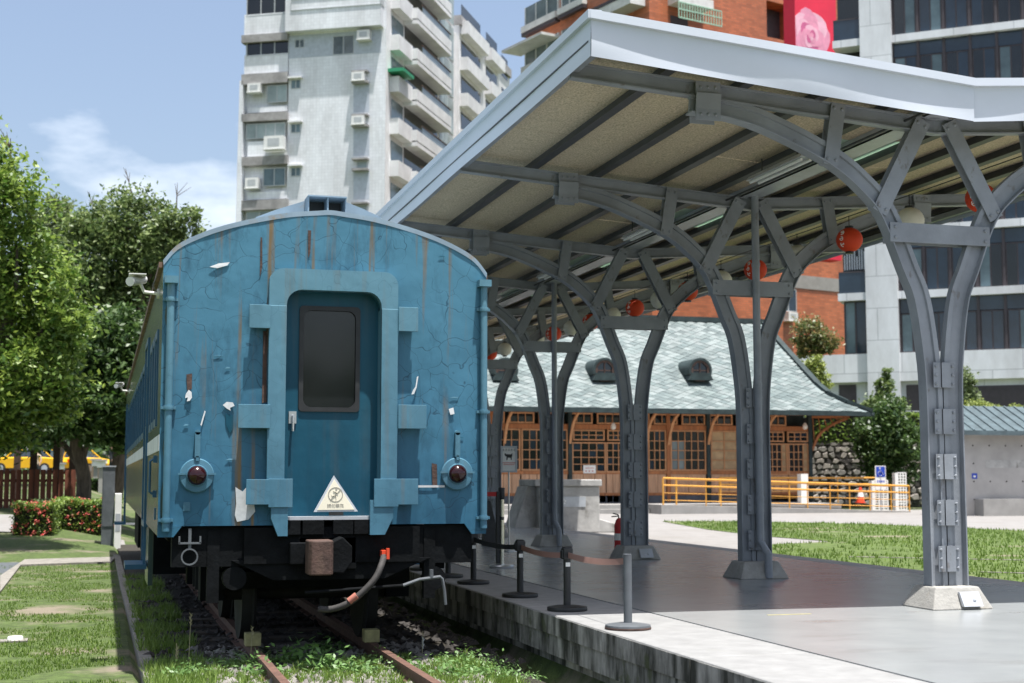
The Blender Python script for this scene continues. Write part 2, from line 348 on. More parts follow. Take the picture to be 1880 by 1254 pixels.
# cross kerb and side walk on the left
z=GL+.005
q=MB(); A=PZ(0,1090,z);B_=PZ(38,1040,z);C_=PZ(205,1034,z);D_=PZ(212,1025,z);E_=PZ(45,1030,z);F_=PZ(22,1038,z);G_=PZ(0,1060,z)
ck=thing('lawn_kerb','pale concrete kerb turning a corner between lawn and walkway','kerb',(*C_,z))
MB().hexa([(*B_,z-.02),(*C_,z-.02),(*D_,z-.02),(*E_,z-.02)],[(*B_,z+.035),(*C_,z+.035),(*D_,z+.035),(*E_,z+.035)]).obj('kerb_length','kerbstone',ck)
MB().hexa([(*A,z-.02),(*B_,z-.02),(*E_,z-.02),(*G_,z-.02)],[(*A,z+.032),(*B_,z+.032),(*E_,z+.032),(*G_,z+.032)]).obj('kerb_length','kerbstone',ck)
wk=MB(); a=[PZ(-250,1180,z),PZ(-2,1062,z),PZ(43,1031,z),PZ(-250,1020,z)]; wk.add([(*p,z+.008) for p in a],[(0,1,2,3)]); struct(wk.obj('walkway','greymetal'))
wk=MB(); a=[PZ(-300,985,-.3),PZ(22,985,-.3),PZ(30,950,-.0),PZ(-300,945,-.0)]; wk.add([(p[0],p[1],gz(*p)+.03) for p in a],[(0,1,2,3)]); struct(wk.obj('path','paving'))
gv=MB(); a=[PZ(60,1000,-.5),PZ(232,1003,-.5),PZ(228,985,-.42),PZ(100,984,-.42)]; gv.add([(p[0],p[1],gz(*p)+.012) for p in a],[(0,1,2,3)]); struct(gv.obj('gravel_patch','paving'))
# lid disc in the lawn
x,y=PZ(28,1176,GL+.01); t=thing('drain_cap','round white cap standing in the lawn','drain cap',(x,y,GL))
MB().lathe([(.075,-.02),(.078,.03),(.07,.042),(0,.045)],(x,y,GL+.01),20).obj('cap','white_paint',t,smooth=True)
MB().box(x-.3,x+.12,y-.12,y+.1,GL-.02,GL+.018).obj('base_slab','kerbstone',t)
# ============================================================ platform
pf=thing('platform','low concrete station platform with polished grey floor and stained edge wall','platform',(3.65,8,0)); 
PX0,PX1=3.65,9.75
MB().box(PX0+.86,PX1-.42,-2,44,-.5,0).obj('floor','platform_floor',pf)
e=MB(); yy=[-2,1.5,5,8.6,12.4,16.4,20.4,24.4,28.4,32.4,36.4,40.2,44]
for k in range(len(yy)-1):
    MB().box(PX0-.004,PX0+.006,yy[k]+.006,yy[k+1]-.006,-.168,-.016).obj('edge_face','platform_wall',pf)
    MB().box(PX0,PX0+.852,yy[k]+.004,yy[k+1]-.004,-.17,-.003).obj('edge_slab','edge_concrete',pf,bevel=.012)
    MB().box(PX1-.412,PX1,yy[k]+.004,yy[k+1]-.004,-.17,-.002).obj('kerb_slab','concrete',pf,bevel=.012)
# stained face below the slab
w=MB(); w.box(PX0+.012,PX0+.5,-2,44,-.34,-.172); w.box(PX0+.11,PX0+.5,-2,44,-1.0,-.342); w.obj('wall','platform_wall',pf)
MB().box(PX1-.40,PX1-.02,-2,44,-.5,-.172).obj('kerb_wall','platform_wall',pf)
MB().box(5.35,5.75,10.95,10.985,-.002,.0025).obj('yellow_mark','yellow_block',pf)
# ============================================================ railway track
TX=1.85; RZ=-.35
tr=thing('railway_track','rusty narrow gauge rails on timber sleepers in weedy ballast','railway track',(TX,8,RZ-.12))
prof=[(-.06,-.12),(.06,-.12),(.06,-.108),(.012,-.095),(.012,-.035),(.034,-.028),(.034,0),(-.034,0),(-.034,-.028),(-.012,-.035),(-.012,-.095),(-.06,-.108)]
for s in (-1,1):
    MB().prism([(TX+s*.5335+u,RZ+v) for u,v in prof],-3,36).obj('rail','rail_rust',tr)
sl=MB().box(TX-1.0,TX+1.0,-.11,.11,RZ-.24,RZ-.112); so_=sl.obj('sleeper','sleeper',tr,bevel=.01)
so_.location.y=9.15-8
for k in range(-6,26):
    if k: dup(so_,tr,(random.uniform(-.05,.05),.68*k,random.uniform(-.008,.0)))
for s in (-1,1):
    MB().box(TX+s*.5335-.07,TX+s*.5335+.07,12.95,13.09,RZ-.0,RZ+.115).obj('wheel_stop','yellow_block',tr,bevel=.008)
# ballast stones
def stones(name,n,xr,yr,zf,smin,smax,mat,power=1):
    base=np.array([(1,0,0),(-1,0,0),(0,1,0),(0,-1,0),(0,0,.75),(0,0,-.75)],float)
    tris=[(0,2,4),(2,1,4),(1,3,4),(3,0,4)]
    V=[]
    for _ in range(n):
        x=random.uniform(*xr); y=yr[0]+(yr[1]-yr[0])*random.random()**power; s=random.uniform(smin,smax)
        a=random.uniform(0,6.28); R=np.array([[math.cos(a),-math.sin(a),0],[math.sin(a),math.cos(a),0],[0,0,1]])
        pts=(base*np.array([s*random.uniform(.7,1.3),s*random.uniform(.6,1.1),s*random.uniform(.5,.9)])+rng.normal(0,s*.15,(6,3)))@R.T+np.array([x,y,zf(x,y)])
        for tr_ in tris: V+= [pts[i] for i in tr_]
    return quads(name,np.array(V),mat,nv=3,kind='stuff')
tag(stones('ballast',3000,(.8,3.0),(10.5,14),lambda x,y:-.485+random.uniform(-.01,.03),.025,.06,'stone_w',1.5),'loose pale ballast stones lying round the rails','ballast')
tag(stones('shade_toned_ballast',2500,(.42,3.6),(12.2,24),lambda x,y:-.485+random.uniform(-.01,.03),.03,.07,'stone_d',1.3),'ballast stones under the coach with the shade put into their dark colour','ballast')  # darker copy of the ballast, coach shade put into the stone colour
M('wheel_steel',(.02,.02,.021),rough=.7,var=.3,spec=.2)
# ============================================================ railway coach
CY=12.2; CX0,CX1=.44,3.25; CXM=(CX0+CX1)/2; CL=20.0; ZB=.66
coach=thing('railway_coach','old blue railway coach with peeling cracked paint and end door','railway coach',(CXM,CY,RZ))
def cp(px,py,dy=0): return PY(px,py,CY+dy)
archpx=[(298.8,493.6),(311,468.7),(334,451.5),(372,432),(430,413),(491,398),(545,390),(594.5,388),(640,391),(690,399),(755,415),(813,436),(859,461),(885.6,491.7)]
arch=[cp(*p) for p in archpx]
# symmetrise the arch about the coach centre
half=[]
for k in range(7):
    a=arch[k]; b=arch[13-k]; half.append((((CXM-a[0])+(b[0]-CXM))/2,(a[1]+b[1])/2))
half[0]=((CX1-CX0)/2,half[0][1])
ztop=max(a[1] for a in arch)
prof_r=[(CXM-h[0],h[1]) for h in half]+[(CXM,ztop)]+[(CXM+h[0],h[1]) for h in reversed(half)]
# denser, smooth profile
def smooth(pts,n=4):
    out=[]
    for i in range(len(pts)-1):
        p0=pts[max(i-1,0)];p1=pts[i];p2=pts[i+1];p3=pts[min(i+2,len(pts)-1)]
        for k in range(n):
            t=k/n
            out.append(tuple(.5*((2*p1[j])+(-p0[j]+p2[j])*t+(2*p0[j]-5*p1[j]+4*p2[j]-p3[j])*t*t+(-p0[j]+3*p1[j]-3*p2[j]+p3[j])*t**3) for j in range(len(p1))))
    out.append(tuple(pts[-1])); return out
prof_s=smooth(prof_r,4)
def ztop_at(x):
    for a,b in zip(prof_s,prof_s[1:]):
        if a[0]<=x<=b[0]: return a[1]+(b[1]-a[1])*(x-a[0])/max(1e-6,b[0]-a[0])
    return prof_s[0][1]
DX0,DX1,DZ=1.455,2.30,2.745
ZS=.74   # end sheet bottom
xs=sorted(set([CX0,DX0,DX1,CX1]+[round(CX0+(CX1-CX0)*i/70,4) for i in range(71)]))
w=MB(); nz=56
def dent(x,z): return .007*mnoise.noise(Vector((x*2.1,0,z*1.7)))+.004*mnoise.noise(Vector((x*5,3,z*4)))
rows={}
for i,x in enumerate(xs):
    zt=ztop_at(x)
    zl=[ZS+(DZ-ZS)*k/40 for k in range(41)]+[DZ+(zt-DZ)*k/16 for k in range(1,17)]
    if zt<DZ+.02: zl=[ZS+(zt-ZS)*k/56 for k in range(57)]
    rows[i]=zl
    for z in zl: w.v.append((x,CY+(dent(x,z) if CX0<x<CX1 else 0),z))
for i in range(len(xs)-1):
    for k in range(56):
        if xs[i]>=DX0-1e-6 and xs[i+1]<=DX1+1e-6 and k<40: continue
        a=i*57+k; w.f.append((a,a+57,a+58,a+1))
end=w.obj('end_wall','coach_blue',coach,smooth='full')
# corner skirts of the end sheet
for s in (0,1):
    xa=CX0 if s==0 else CX1; d=1 if s==0 else -1
    MB().prism([(xa,ZB-.01),(xa+d*.13,ZB-.01),(xa+d*.2,ZS+.004),(xa,ZS+.004)],CY-.004,CY+.02).obj('corner_skirt','coach_blue',end)
# rear wall, sides and roof
MB().prism([(CX0,ZB)]+[(x,z) for x,z in prof_s]+[(CX1,ZB)],CY+CL-.03,CY+CL).obj('blind_end_wall','coach_blue',coach)
rf=MB(); n=len(prof_s); eps=.012
ro=[(CXM+(x-CXM)*1.004,z+eps) for x,z in prof_s]; ri=[(x,z-.03) for x,z in prof_s]
rf.v=[(x,CY-.006,z) for x,z in ro]+[(x,CY+CL+.02,z) for x,z in ro]+[(x,CY-.006,z) for x,z in ri]+[(x,CY+CL+.02,z) for x,z in ri]
for i in range(n-1): rf.f+=[(i,i+1,n+i+1,n+i),(2*n+i+1,2*n+i,3*n+i,3*n+i+1),(i+1,i,2*n+i,2*n+i+1),(n+i,n+i+1,3*n+i+1,3*n+i)]
roof=rf.obj('roof','roof_grey',coach,smooth=True)
zs=prof_s[0][1]   # side top
wins=[]
Yw=[(12.95,13.45),(13.65,14.15),(14.35,14.85)]+[(17.0+1.12*k,17.0+1.12*k+.86) for k in range(11)]
doorsY=[(15.55,16.45),(30.0,30.9)]
for s,X,nx_ in ((0,CX0,-1),(1,CX1,1)):
    sd_=MB(); X2=X-nx_*.05
    zw0,zw1=1.62,2.42
    # wall built of strips around the openings
    sd_.box(X,X2,CY+.002,CY+CL,ZB,zw0); sd_.box(X,X2,CY+.002,CY+CL,zw1,zs)
    cur=CY+.002
    for a,b in sorted(Yw): sd_.box(X,X2,cur,a,zw0,zw1); cur=b
    sd_.box(X,X2,cur,CY+CL,zw0,zw1)
    side=sd_.obj('side_wall','coach_side',coach)
    MB().box(X+nx_*.004,X-nx_*.01,CY+.004,CY+CL-.01,1.365,1.50).obj('stripe','stripe',side)
    for a,b in Yw:
        fr=MB().ring([(a-.03,zw0-.03),(b+.03,zw0-.03),(b+.03,zw1+.03),(a-.03,zw1+.03)],[(a+.04,zw0+.04),(b-.04,zw0+.04),(b-.04,zw1-.04),(a+.04,zw1-.04)],X+nx_*.014,X-nx_*.04,'x').obj('window','coach_window_blue',coach)
        MB().box(X-nx_*.022,X-nx_*.028,a+.04,b-.04,zw0+.04,zw1-.04).obj('pane','glass_blue',fr)
        MB().box(X-nx_*.002,X-nx_*.03,a+.04,b-.04,2.06,2.10).obj('sash_bar','coach_window_blue',fr)
    for a,b in doorsY:
        dr=MB().ring([(a-.05,.62),(b+.05,.62),(b+.05,2.62),(a-.05,2.62)],[(a,.68),(b,.68),(b,2.56),(a,2.56)],X+nx_*.022,X-nx_*.02,'x').obj('side_door','coach_window_blue',coach)
        MB().box(X+nx_*.006,X-nx_*.03,a,b,.68,2.56).obj('door_leaf','coach_door',dr)
        MB().box(X+nx_*.009,X-nx_*.005,a+.2,b-.2,1.7,2.35).obj('pane','glass_blue',dr)
        st=MB(); st.box(X-nx_*.02,X+nx_*.2,a+.05,b-.05,.18,.23); st.box(X-nx_*.01,X+nx_*.02,a+.07,a+.11,.2,.66); st.box(X-nx_*.01,X+nx_*.02,b-.11,b-.07,.2,.66); st.obj('step','coach_window_blue',dr)
    MB().box(X+nx_*.035,X-nx_*.02,CY+.1,CY+CL,zs-.035,zs+.012).obj('gutter','gutter_rust',coach)
    hr=MB(); hr.tube([(X+nx_*.03,CY+.55,1.0),(X+nx_*.055,CY+.55,1.02),(X+nx_*.055,CY+.55,1.28),(X+nx_*.03,CY+.55,1.3)],.012,6); hr.box(X,X+nx_*.03,CY+.52,CY+.58,.97,1.03); hr.box(X,X+nx_*.03,CY+.52,CY+.58,1.27,1.33); hr.box(X,X+nx_*.012,CY+.5,CY+.6,.78,.88); hr.obj('grab_handle','coach_window_blue',side)
# gangway frame with rounded opening
def rrect(x0,x1,z0,z1,r,n=6,bot=False):
    pts=[]
    for cx,cz,a0 in ((x1-r,z1-r,0),(x0+r,z1-r,90)):
        for k in range(n+1):
            a=math.radians(a0+90*k/n); pts.append((cx+r*math.cos(a),cz+r*math.sin(a)))
    if bot:
        for cx,cz,a0 in ((x0+r,z0+r,180),(x1-r,z0+r,270)):
            for k in range(n+1):
                a=math.radians(a0+90*k/n); pts.append((cx+r*math.cos(a),cz+r*math.sin(a)))
    else: pts+=[(x0,z0),(x1,z0)]
    return pts
FX0,FX1=1.318,2.432; FZ1=2.925; YF=CY-.085
fr=MB(); o_=[(FX1,2.60)]+rrect(FX0,FX1,2.60,FZ1,.12)[:-2]+[(FX0,2.60),0,0]; i_=[(DX1-.012,2.60)]+rrect(DX0+.012,DX1-.012,2.60,2.745,.13)[:-2]+[(DX0+.012,2.60),0,0]
fr.ring(o_[:-2],i_[:-2],YF,CY+.0); 
gf=MB(); 
no=len(o_)-2
# header: strip between the outer and inner curve only
hd=MB()
for k in range(no-1):
    P=[o_[k],o_[k+1],i_[k+1],i_[k]]
    hd.hexa([(p[0],YF,p[1]) for p in P],[(p[0],CY+.004,p[1]) for p in P])
gang=hd.obj('gangway_frame','coach_trim',coach)
zlo=cp(500,986)[1]
jl=MB(); jl.box(1.318,DX0+.012,YF-.004,YF+.03,.93,2.602); jl.box(DX0-.03,DX0+.012,YF,CY+.14,.84,2.60); jl.obj('jamb','coach_trim',gang,bevel=.004)
jr=MB(); jr.box(DX1-.012,2.432,YF-.004,YF+.03,.93,2.602); jr.box(DX1-.012,DX1+.03,YF,CY+.14,.84,2.60); jr.obj('jamb','coach_trim',gang,bevel=.004)
MB().prism([(1.36,.95),(1.50,.95),(1.50,.652),(1.42,.652),(1.36,.80)],YF-.01,YF+.05).obj('jamb_foot','coach_trim',gang)
MB().prism([(2.20,.95),(2.40,.95),(2.40,.80),(2.33,.655),(2.20,.655)],YF-.01,YF+.05).obj('jamb_foot','coach_trim',gang)
for a,b,c,d in ((456,561,494,605),(728,566,763,611),(435.5,743,493,787),(727,744,778,788),(450,880,491,926),(491,879,534,931),(727,879,763,926),(683,879,727,930)):
    x0,z1=cp(a,b);x1,z0=cp(c,d)
    o=MB().box(x0,x1,YF-.022,YF-.006,z0,z1); o.box(x0+.03,x1-.03,YF-.01,CY-.0,z0+.05,z1-.05)
    o.obj('clamp_plate','coach_trim',gang,bevel=.003)
# inner reveal (top) and end door
rv=MB()
for k in range(no-1):
    P=[i_[k],i_[k+1]]
    rv.hexa([(P[0][0],CY+.005,P[0][1]),(P[1][0],CY+.005,P[1][1]),(P[1][0],CY+.005,P[1][1]+.012),(P[0][0],CY+.005,P[0][1]+.012)],[(P[0][0],CY+.14,P[0][1]),(P[1][0],CY+.14,P[1][1]),(P[1][0],CY+.14,P[1][1]+.012),(P[0][0],CY+.14,P[0][1]+.012)])
rv.obj('reveal','coach_door',gang)
YD=CY+.085
dz0=cp(592,945,.085)[1]
door=MB(); a,b=cp(551,752,.085); c,d=cp(658,568,.085)
dx0,dx1,dzt=DX0-.02,DX1+.02,2.80
door.box(dx0,a,YD,YD+.035,dz0-.02,dzt); door.box(c,dx1,YD,YD+.035,dz0-.02,dzt); door.box(a,c,YD,YD+.035,dz0-.02,b); door.box(a,c,YD,YD+.035,d,dzt)
dr=door.obj('end_door','coach_door',coach)
gk=rrect(a-.016,c+.016,b-.016,d+.016,.035,6,True); gi=rrect(a+.022,c-.022,b+.022,d-.022,.07,6,True)
MB().ring(gk,gi,YD-.014,YD+.006).obj('gasket','black',dr)
MB().box(a-.005,c+.005,YD+.012,YD+.018,b-.005,d+.005).obj('pane','glass_dark',dr)
hx,hz=cp(537,768,.08); h=MB().box(hx-.032,hx+.032,YD-.012,YD,hz-.045,hz+.06); h.tube([(hx,YD-.01,hz+.02),(hx,YD-.05,hz+.02),(hx-.002,YD-.055,hz-.09),(hx-.002,YD-.05,hz-.11)],.011,8); h.obj('handle','silver',dr,smooth=True)
MB().box(DX0+.02,DX1-.02,CY-.05,YD+.02,dz0-.04,dz0-.012).obj('threshold','galv',coach)
# downpipes at both corners
for x_,pz in ((310,515),(886,522)):
    X,_=cp(x_,700); zt=cp(x_,pz)[1]
    p=MB().tube([(X,CY-.045,.70),(X,CY-.045,zt-.03)],.031,12)
    for zz in (.79,1.72,2.63): p.lathe([(.04,-.018),(.042,0),(.04,.018)],(X,CY-.045,zz),12); p.box(X-.06,X+.06,CY-.03,CY,zz-.012,zz+.012)
    p.box(X-.055,X+.055,CY-.1,CY+.01,zt-.03,zt+.03); p.obj('downpipe','coach_trim',coach,smooth=True)
# tail lamps
for lx,lz in ((361,873),(838,870)):
    X,Z=cp(lx,lz); lp=MB().lathe([(.14,.0),(.143,-.02),(.135,-.032),(.09,-.036),(.085,-.05),(.078,-.05)],(X,CY-.004,Z),28,'y'); lp.box(X-.155,X+.155,CY-.045,CY-.03,Z+.005,Z+.022)
    lamp=lp.obj('tail_lamp','coach_trim',coach,smooth=True)
    MB().lathe([(.082,-.03),(.08,-.055),(.062,-.085),(.035,-.1),(0,-.105)],(X,CY-.004,Z),20,'y').obj('lens','lens_red',lamp,smooth='full')
    b_=MB().box(X-.022,X+.022,CY-.05,CY,Z+.15,Z+.36); b_.lathe([(.022,-.05),(.022,0)],(X,CY,Z+.36),12,'y'); b_.box(X-.012,X+.012,CY-.05,CY,Z+.12,Z+.16); b_.obj('lamp_bracket','coach_trim',lamp)
# roof ventilator
def cv(px,py): return PY(px,py,CY+.7)
v0=cv(470,398);v1=cv(505,385);v2=cv(560,368);v3=cv(630,368);v4=cv(668,383);v5=cv(700,398)
vt=MB().prism([(v0[0],v0[1]-.12),(v5[0],v5[1]-.12),v5,v4,(v3[0],v3[1]),((v2[0]+v3[0])/2,v2[1]+.012),(v2[0],v2[1]),v1,v0],CY+.72,CY+1.7)
vt.hexa([(v2[0],CY+.5,v2[1]-.16),(v2[0]+.012,CY+.5,v2[1]-.16),(v2[0]+.012,CY+.72,v2[1]-.16),(v2[0],CY+.72,v2[1]-.16)],[(v2[0],CY+.5,v2[1]),(v2[0]+.012,CY+.5,v2[1]),(v2[0]+.012,CY+.72,v2[1]),(v2[0],CY+.72,v2[1])])
vm_=(v2[0]+v3[0])/2
for xx in (vm_,v3[0]-.012): vt.box(xx,xx+.012,CY+.5,CY+.72,v2[1]-.16,v2[1]+.008)
vt.box(v2[0],v3[0],CY+.48,CY+.74,v2[1],v2[1]+.012)
vent=vt.obj('roof_ventilator','roof_grey',coach)
MB().box(v2[0]+.02,v3[0]-.02,CY+.705,CY+.716,v2[1]-.15,v2[1]-.01).obj('vent_opening','black',vent)
for k in range(1,7):
    o=MB().lathe([(.2,-.1),(.22,.1),(.12,.2),(0,.22)],(CXM,CY+1.6+2.8*k,ztop+.02),12).obj('roof_vent_cowl','roof_grey',coach,smooth=True)
# flaking paint: bare patches and curled chips
def patch(px,py,pts,mat,tilt=0,name='paint_flake',off=.006):
    X,Z=cp(px,py); s=1/214.
    P=[(X+u*s,Z-v*s) for u,v in pts]; n=len(P); zc=max(p[1] for p in P)
    dd=lambda x,z: CY+dent(x,z)-off-tilt*(zc-z)
    m_=MB(); m_.v=[(x,dd(x,z),z) for x,z in P]+[(x,dd(x,z)-.003,z) for x,z in P]; m_.f=[tuple(range(n)),tuple(range(2*n-1,n-1,-1))]+[(i,i+n,(i+1)%n+n,(i+1)%n) for i in range(n)]
    return m_.obj(name,mat,end)
patch(450,925,[(-18,-30),(-5,-22),(2,-30),(2,-6),(16,2),(18,14),(6,28),(-14,32),(-18,20),(-16,0)],'filler')
patch(418,748,[(-9,-4),(-2,-10),(9,-9),(12,-3),(4,1),(5,6),(-2,2)],'filler',.12); patch(420,768,[(-6,-8),(8,-6),(8,18),(2,28),(-5,12)],'coach_door')
patch(346,728,[(-5,-4),(0,-12),(5,-8),(6,2),(2,8),(-3,9),(-1,2),(-6,3)],'filler',.12); patch(346,700,[(-4,-12),(6,-14),(6,14),(-2,16)],'rust')
patch(762,708,[(3,-16),(6,-18),(2,4),(-3,16),(-8,17),(-5,9),(0,2)],'filler',.12); patch(829,756,[(-6,-5),(3,-8),(5,4),(-3,6)],'filler',.12)
patch(372,770,[(3,-16),(5,-14),(-2,12),(-4,10)],'filler',.1); patch(797,876,[(-5,-26),(5,-24),(6,18),(-3,20)],'rust'); patch(768,893,[(-60,-2),(50,-2),(50,2),(-60,2)],'filler'); patch(486,668,[(-4,-60),(3,-60),(4,70),(-4,72)],'rust')
patch(403,487,[(-18,4),(-2,-3),(18,-6),(14,0),(-4,6)],'filler',.12); patch(480,450,[(-2,-14),(1,-14),(2,40),(-2,60)],'rust'); patch(568,435,[(-3,-12),(3,-12),(2,30),(-2,40)],'rust'); patch(343,930,[(-6,-8),(6,-8),(6,8),(-6,8)],'coach_trim')
for q_ in range(26):
    x=random.uniform(330,860); y=random.uniform(470,860)
    if 430<x<780 and y>540: continue
    w_=random.uniform(3,9); h_=random.uniform(.8,2.2)
    patch(x,y,[(-w_,h_),(-w_*.2,-h_),(w_,-h_*.6),(w_*.9,h_*.4),(0,h_*.8)],random.choice(['coach_trim','coach_trim','coach_blue','coach_door']),random.uniform(.05,.25))
# warning sign on the door sill
sx,sz0=cp(617,940,-.03); tri=[cp(576,940,-.04),cp(657,939,-.04),cp(613,873,-.04)]
sg=thing('warning_sign','cream triangular no-climbing sign standing on the coach door sill','sign',(sx,CY-.04,sz0))
cxy=(sum(p[0] for p in tri)/3,sum(p[1] for p in tri)/3); inn=[(cxy[0]+(p[0]-cxy[0])*.84,cxy[1]+(p[1]-cxy[1])*.84) for p in tri]
MB().prism(tri,CY-.045,CY-.03).obj('frame','sign_grey',sg); MB().prism(inn,CY-.049,CY-.044).obj('face','sign_cream',sg)
icx,icz=cp(616,908,-.05); R=.064
ic=MB(); ca=[(icx+R*math.cos(t*math.pi/16),icz+R*math.sin(t*math.pi/16)) for t in range(32)]; cb=[(icx+(R-.007)*math.cos(t*math.pi/16),icz+(R-.007)*math.sin(t*math.pi/16)) for t in range(32)]
ic.ring(ca,cb,CY-.051,CY-.0485); ic.bar((icx-R*.68,CY-.05,icz-R*.72),(icx+R*.68,CY-.05,icz+R*.72),.0015,.007,(0,1,0))
for p,q in (((.004,.035),(.002,-.005)),((.002,.02),(-.02,.03)),((.002,.02),(.022,.008)),((.002,-.005),(-.026,-.012)),((.002,-.005),(.006,-.045)),((-.026,-.012),(-.034,-.006))): ic.bar((icx+p[0],CY-.0497,icz+p[1]),(icx+q[0],CY-.0497,icz+q[1]),.0015,.009,(0,1,0))
ic.lathe([(.0085,-.0015),(.0085,0)],(icx+.006,CY-.0493,icz+.044),10,'y')
ic.obj('pictogram','sign_ink',sg)
text_obj('lettering','請勿攀爬',.036,'sign_ink',sg,Matrix.Translation((icx,CY-.0495,cp(616,929,-.05)[1]))@Matrix.Rotation(math.pi/2,4,'X'))
MB().box(sx-.06,sx+.06,CY-.05,CY-.01,sz0-.03,sz0).obj('foot','black',sg)
# underframe, coupler, hose, bogies
uf=MB(); uf.box(CX0+.12,CX1-.12,CY+.04,CY+.2,.40,.73); uf.box(CX0+.25,CX1-.25,CY+.2,CY+CL-.1,.45,.68)
for x in (.9,2.75): uf.box(x-.05,x+.05,CY+.03,CY+.1,.1,.7)
uf.box(1.15,2.65,CY-.02,CY+.06,.42,.72)
uf.prism([(1.05,.45),(2.75,.45),(2.35,.28),(1.4,.28)],CY+.0,CY+.1)
for x in (1.52,1.72,1.98,2.15): uf.box(x-.09,x+.09,CY-.07,CY-.02,dz0-.16,dz0-.045)
uf.obj('underframe','underframe',coach)
for yc in (14.6,29.6):
    bg_=MB()
    for s in (-1,1): bg_.box(CXM+s*.85-.06,CXM+s*.85+.06,yc-1.5,yc+1.5,.18,.36); bg_.tube([(CXM+s*.85,yc-.2,.05),(CXM+s*.85,yc-.2,.4)],.11,10); bg_.tube([(CXM+s*.85,yc+.2,.05),(CXM+s*.85,yc+.2,.4)],.11,10)
    bg_.box(CXM-.8,CXM+.8,yc-.25,yc+.25,.2,.42); bg_.box(CXM-.9,CXM+.9,yc-1.55,yc-1.45,.15,.3)
    for yy_ in (-1.05,1.05):
        for s in (-1,1): bg_.box(CXM+s*.86-.11,CXM+s*.86+.11,yc+yy_-.15,yc+yy_+.15,.02,.34)
    bo=bg_.obj('bogie','underframe',coach)
    for yy_ in (-1.05,1.05):
        ws=MB().tube([(CXM-.75,yc+yy_,RZ+.43),(CXM+.75,yc+yy_,RZ+.43)],.07,10)
        for s in (-1,1): ws.lathe([(.43,s*-.07),(.46,s*-.045),(.43,s*-.03),(.425,s*.06),(.3,s*.05),(.12,s*.03)],(TX+s*.56,yc+yy_,RZ+.43),28,'x')
        ws.obj('wheelset','wheel_steel',bo,smooth=True)
for k,(ya,yb,za) in enumerate(((17.5,19.2,.0),(20,21.6,.1),(23,25.5,.05))):
    MB().box(CX0+.1,CX0+.7,ya,yb,za,.62).obj('equipment_box','underframe',coach); MB().box(CX1-.7,CX1-.1,ya,yb,za,.62).obj('equipment_box','underframe',coach)
MB().hexa([(CX0+.03,15.45,.02),(CX0+.08,15.45,.02),(CX0+.08,16.5,.02),(CX0+.03,16.5,.02)],[(CX0+.03,15.45,.68),(CX0+.08,15.45,.68),(CX0+.08,16.5,.68),(CX0+.03,16.5,.68)]).obj('step_board','coach_side',coach)
def cf(px,py,dy=-.3): X,Z=PY(px,py,CY+dy); return (X,CY+dy,Z)
a=cf(566,992);b=cf(610,1055)
cu=MB(); cu.prism([(a[0],-.34),(a[0]+.02,-.38),(b[0]-.02,-.38),(b[0],-.34),(b[0],-.12),(a[0],-.12)],b[2],a[2],'z'); cu.v=[(x,CY+y,z) for x,y,z in cu.v]
cc=cu.obj('coupler','rust',coach,bevel=.012)
a=cf(606,990,-.2);b=cf(645,1050,-.2)
k=MB().prism([(a[0],a[2]-.03),(a[0]+.1,a[2]+.02),(b[0],a[2]-.06),(b[0],b[2]+.08),(b[0]-.07,b[2]-.01),(a[0],b[2])],CY-.24,CY-.02); k.box(a[0]-.32,a[0]-.16,CY-.1,CY,b[2]+.06,a[2]-.03); k.box(1.6,2.1,CY-.02,CY+.3,.36,.64); k.obj('coupler_knuckle','underframe',cc,bevel=.01)
ho=[cf(705,1020,-.1),cf(701,1035,-.25),cf(690,1060,-.3),cf(668,1085,-.3),cf(640,1107,-.28),cf(610,1118,-.24),cf(585,1118,-.2)]
hs=MB().tube(smooth(ho,4),.028,10).obj('brake_hose','hose',coach,smooth='full')
MB().tube([cf(655,1093,-.305),cf(641,1104,-.29)],.031,10).obj('hose_band','faded_red',hs,smooth=True)
v=MB(); p=cf(706,1016,-.1); v.box(p[0]-.03,p[0]+.03,CY-.14,CY-.05,p[2]-.025,p[2]+.025); v.box(p[0]+.005,p[0]+.03,CY-.17,CY-.13,p[2]-.045,p[2]+.045); v.tube([(p[0],CY-.1,p[2]),(p[0],CY+.05,p[2]+.03)],.02,8); v.obj('angle_cock','red_paint',hs)
lv=[cf(740,1075,-.2),cf(770,1064,-.2),cf(808,1059,-.2),cf(812,1063,-.2),cf(816,1085,-.2),cf(818,1110,-.2)]
l_=MB().tube(lv,.014,8); p=cf(792,1052,-.2); l_.tube([(p[0],p[1],p[2]-.04),(p[0],p[1],p[2]+.03)],.018,8); lo_=l_.obj('uncoupling_lever','greymetal',coach,smooth=True); MB().tube([cf(560,1088,-.2),lv[0]],.014,8).obj('shaded_lever','underframe',lo_,smooth=True)  # far part of the lever coloured near-black for the shadow on it
p=cf(348,1018,-.02); lh=MB(); ca=[(p[0]+.07*math.cos(t*math.pi/12),p[2]-.02+.07*math.sin(t*math.pi/12)) for t in range(24)]; cb=[(p[0]+.058*math.cos(t*math.pi/12),p[2]-.02+.058*math.sin(t*math.pi/12)) for t in range(24)]
lh.ring(ca,cb,CY-.03,CY-.01); lh.box(p[0]-.09,p[0]+.09,CY-.03,CY-.01,p[2]+.085,p[2]+.1)
for s in (-1,1): lh.box(p[0]+s*.085-.007,p[0]+s*.085+.007,CY-.03,CY-.01,p[2]+.09,p[2]+.15)
lh.box(p[0]-.012,p[0]+.012,CY-.02,CY+.0,p[2]+.05,.72); lh.obj('lamp_ring','greymetal',coach)
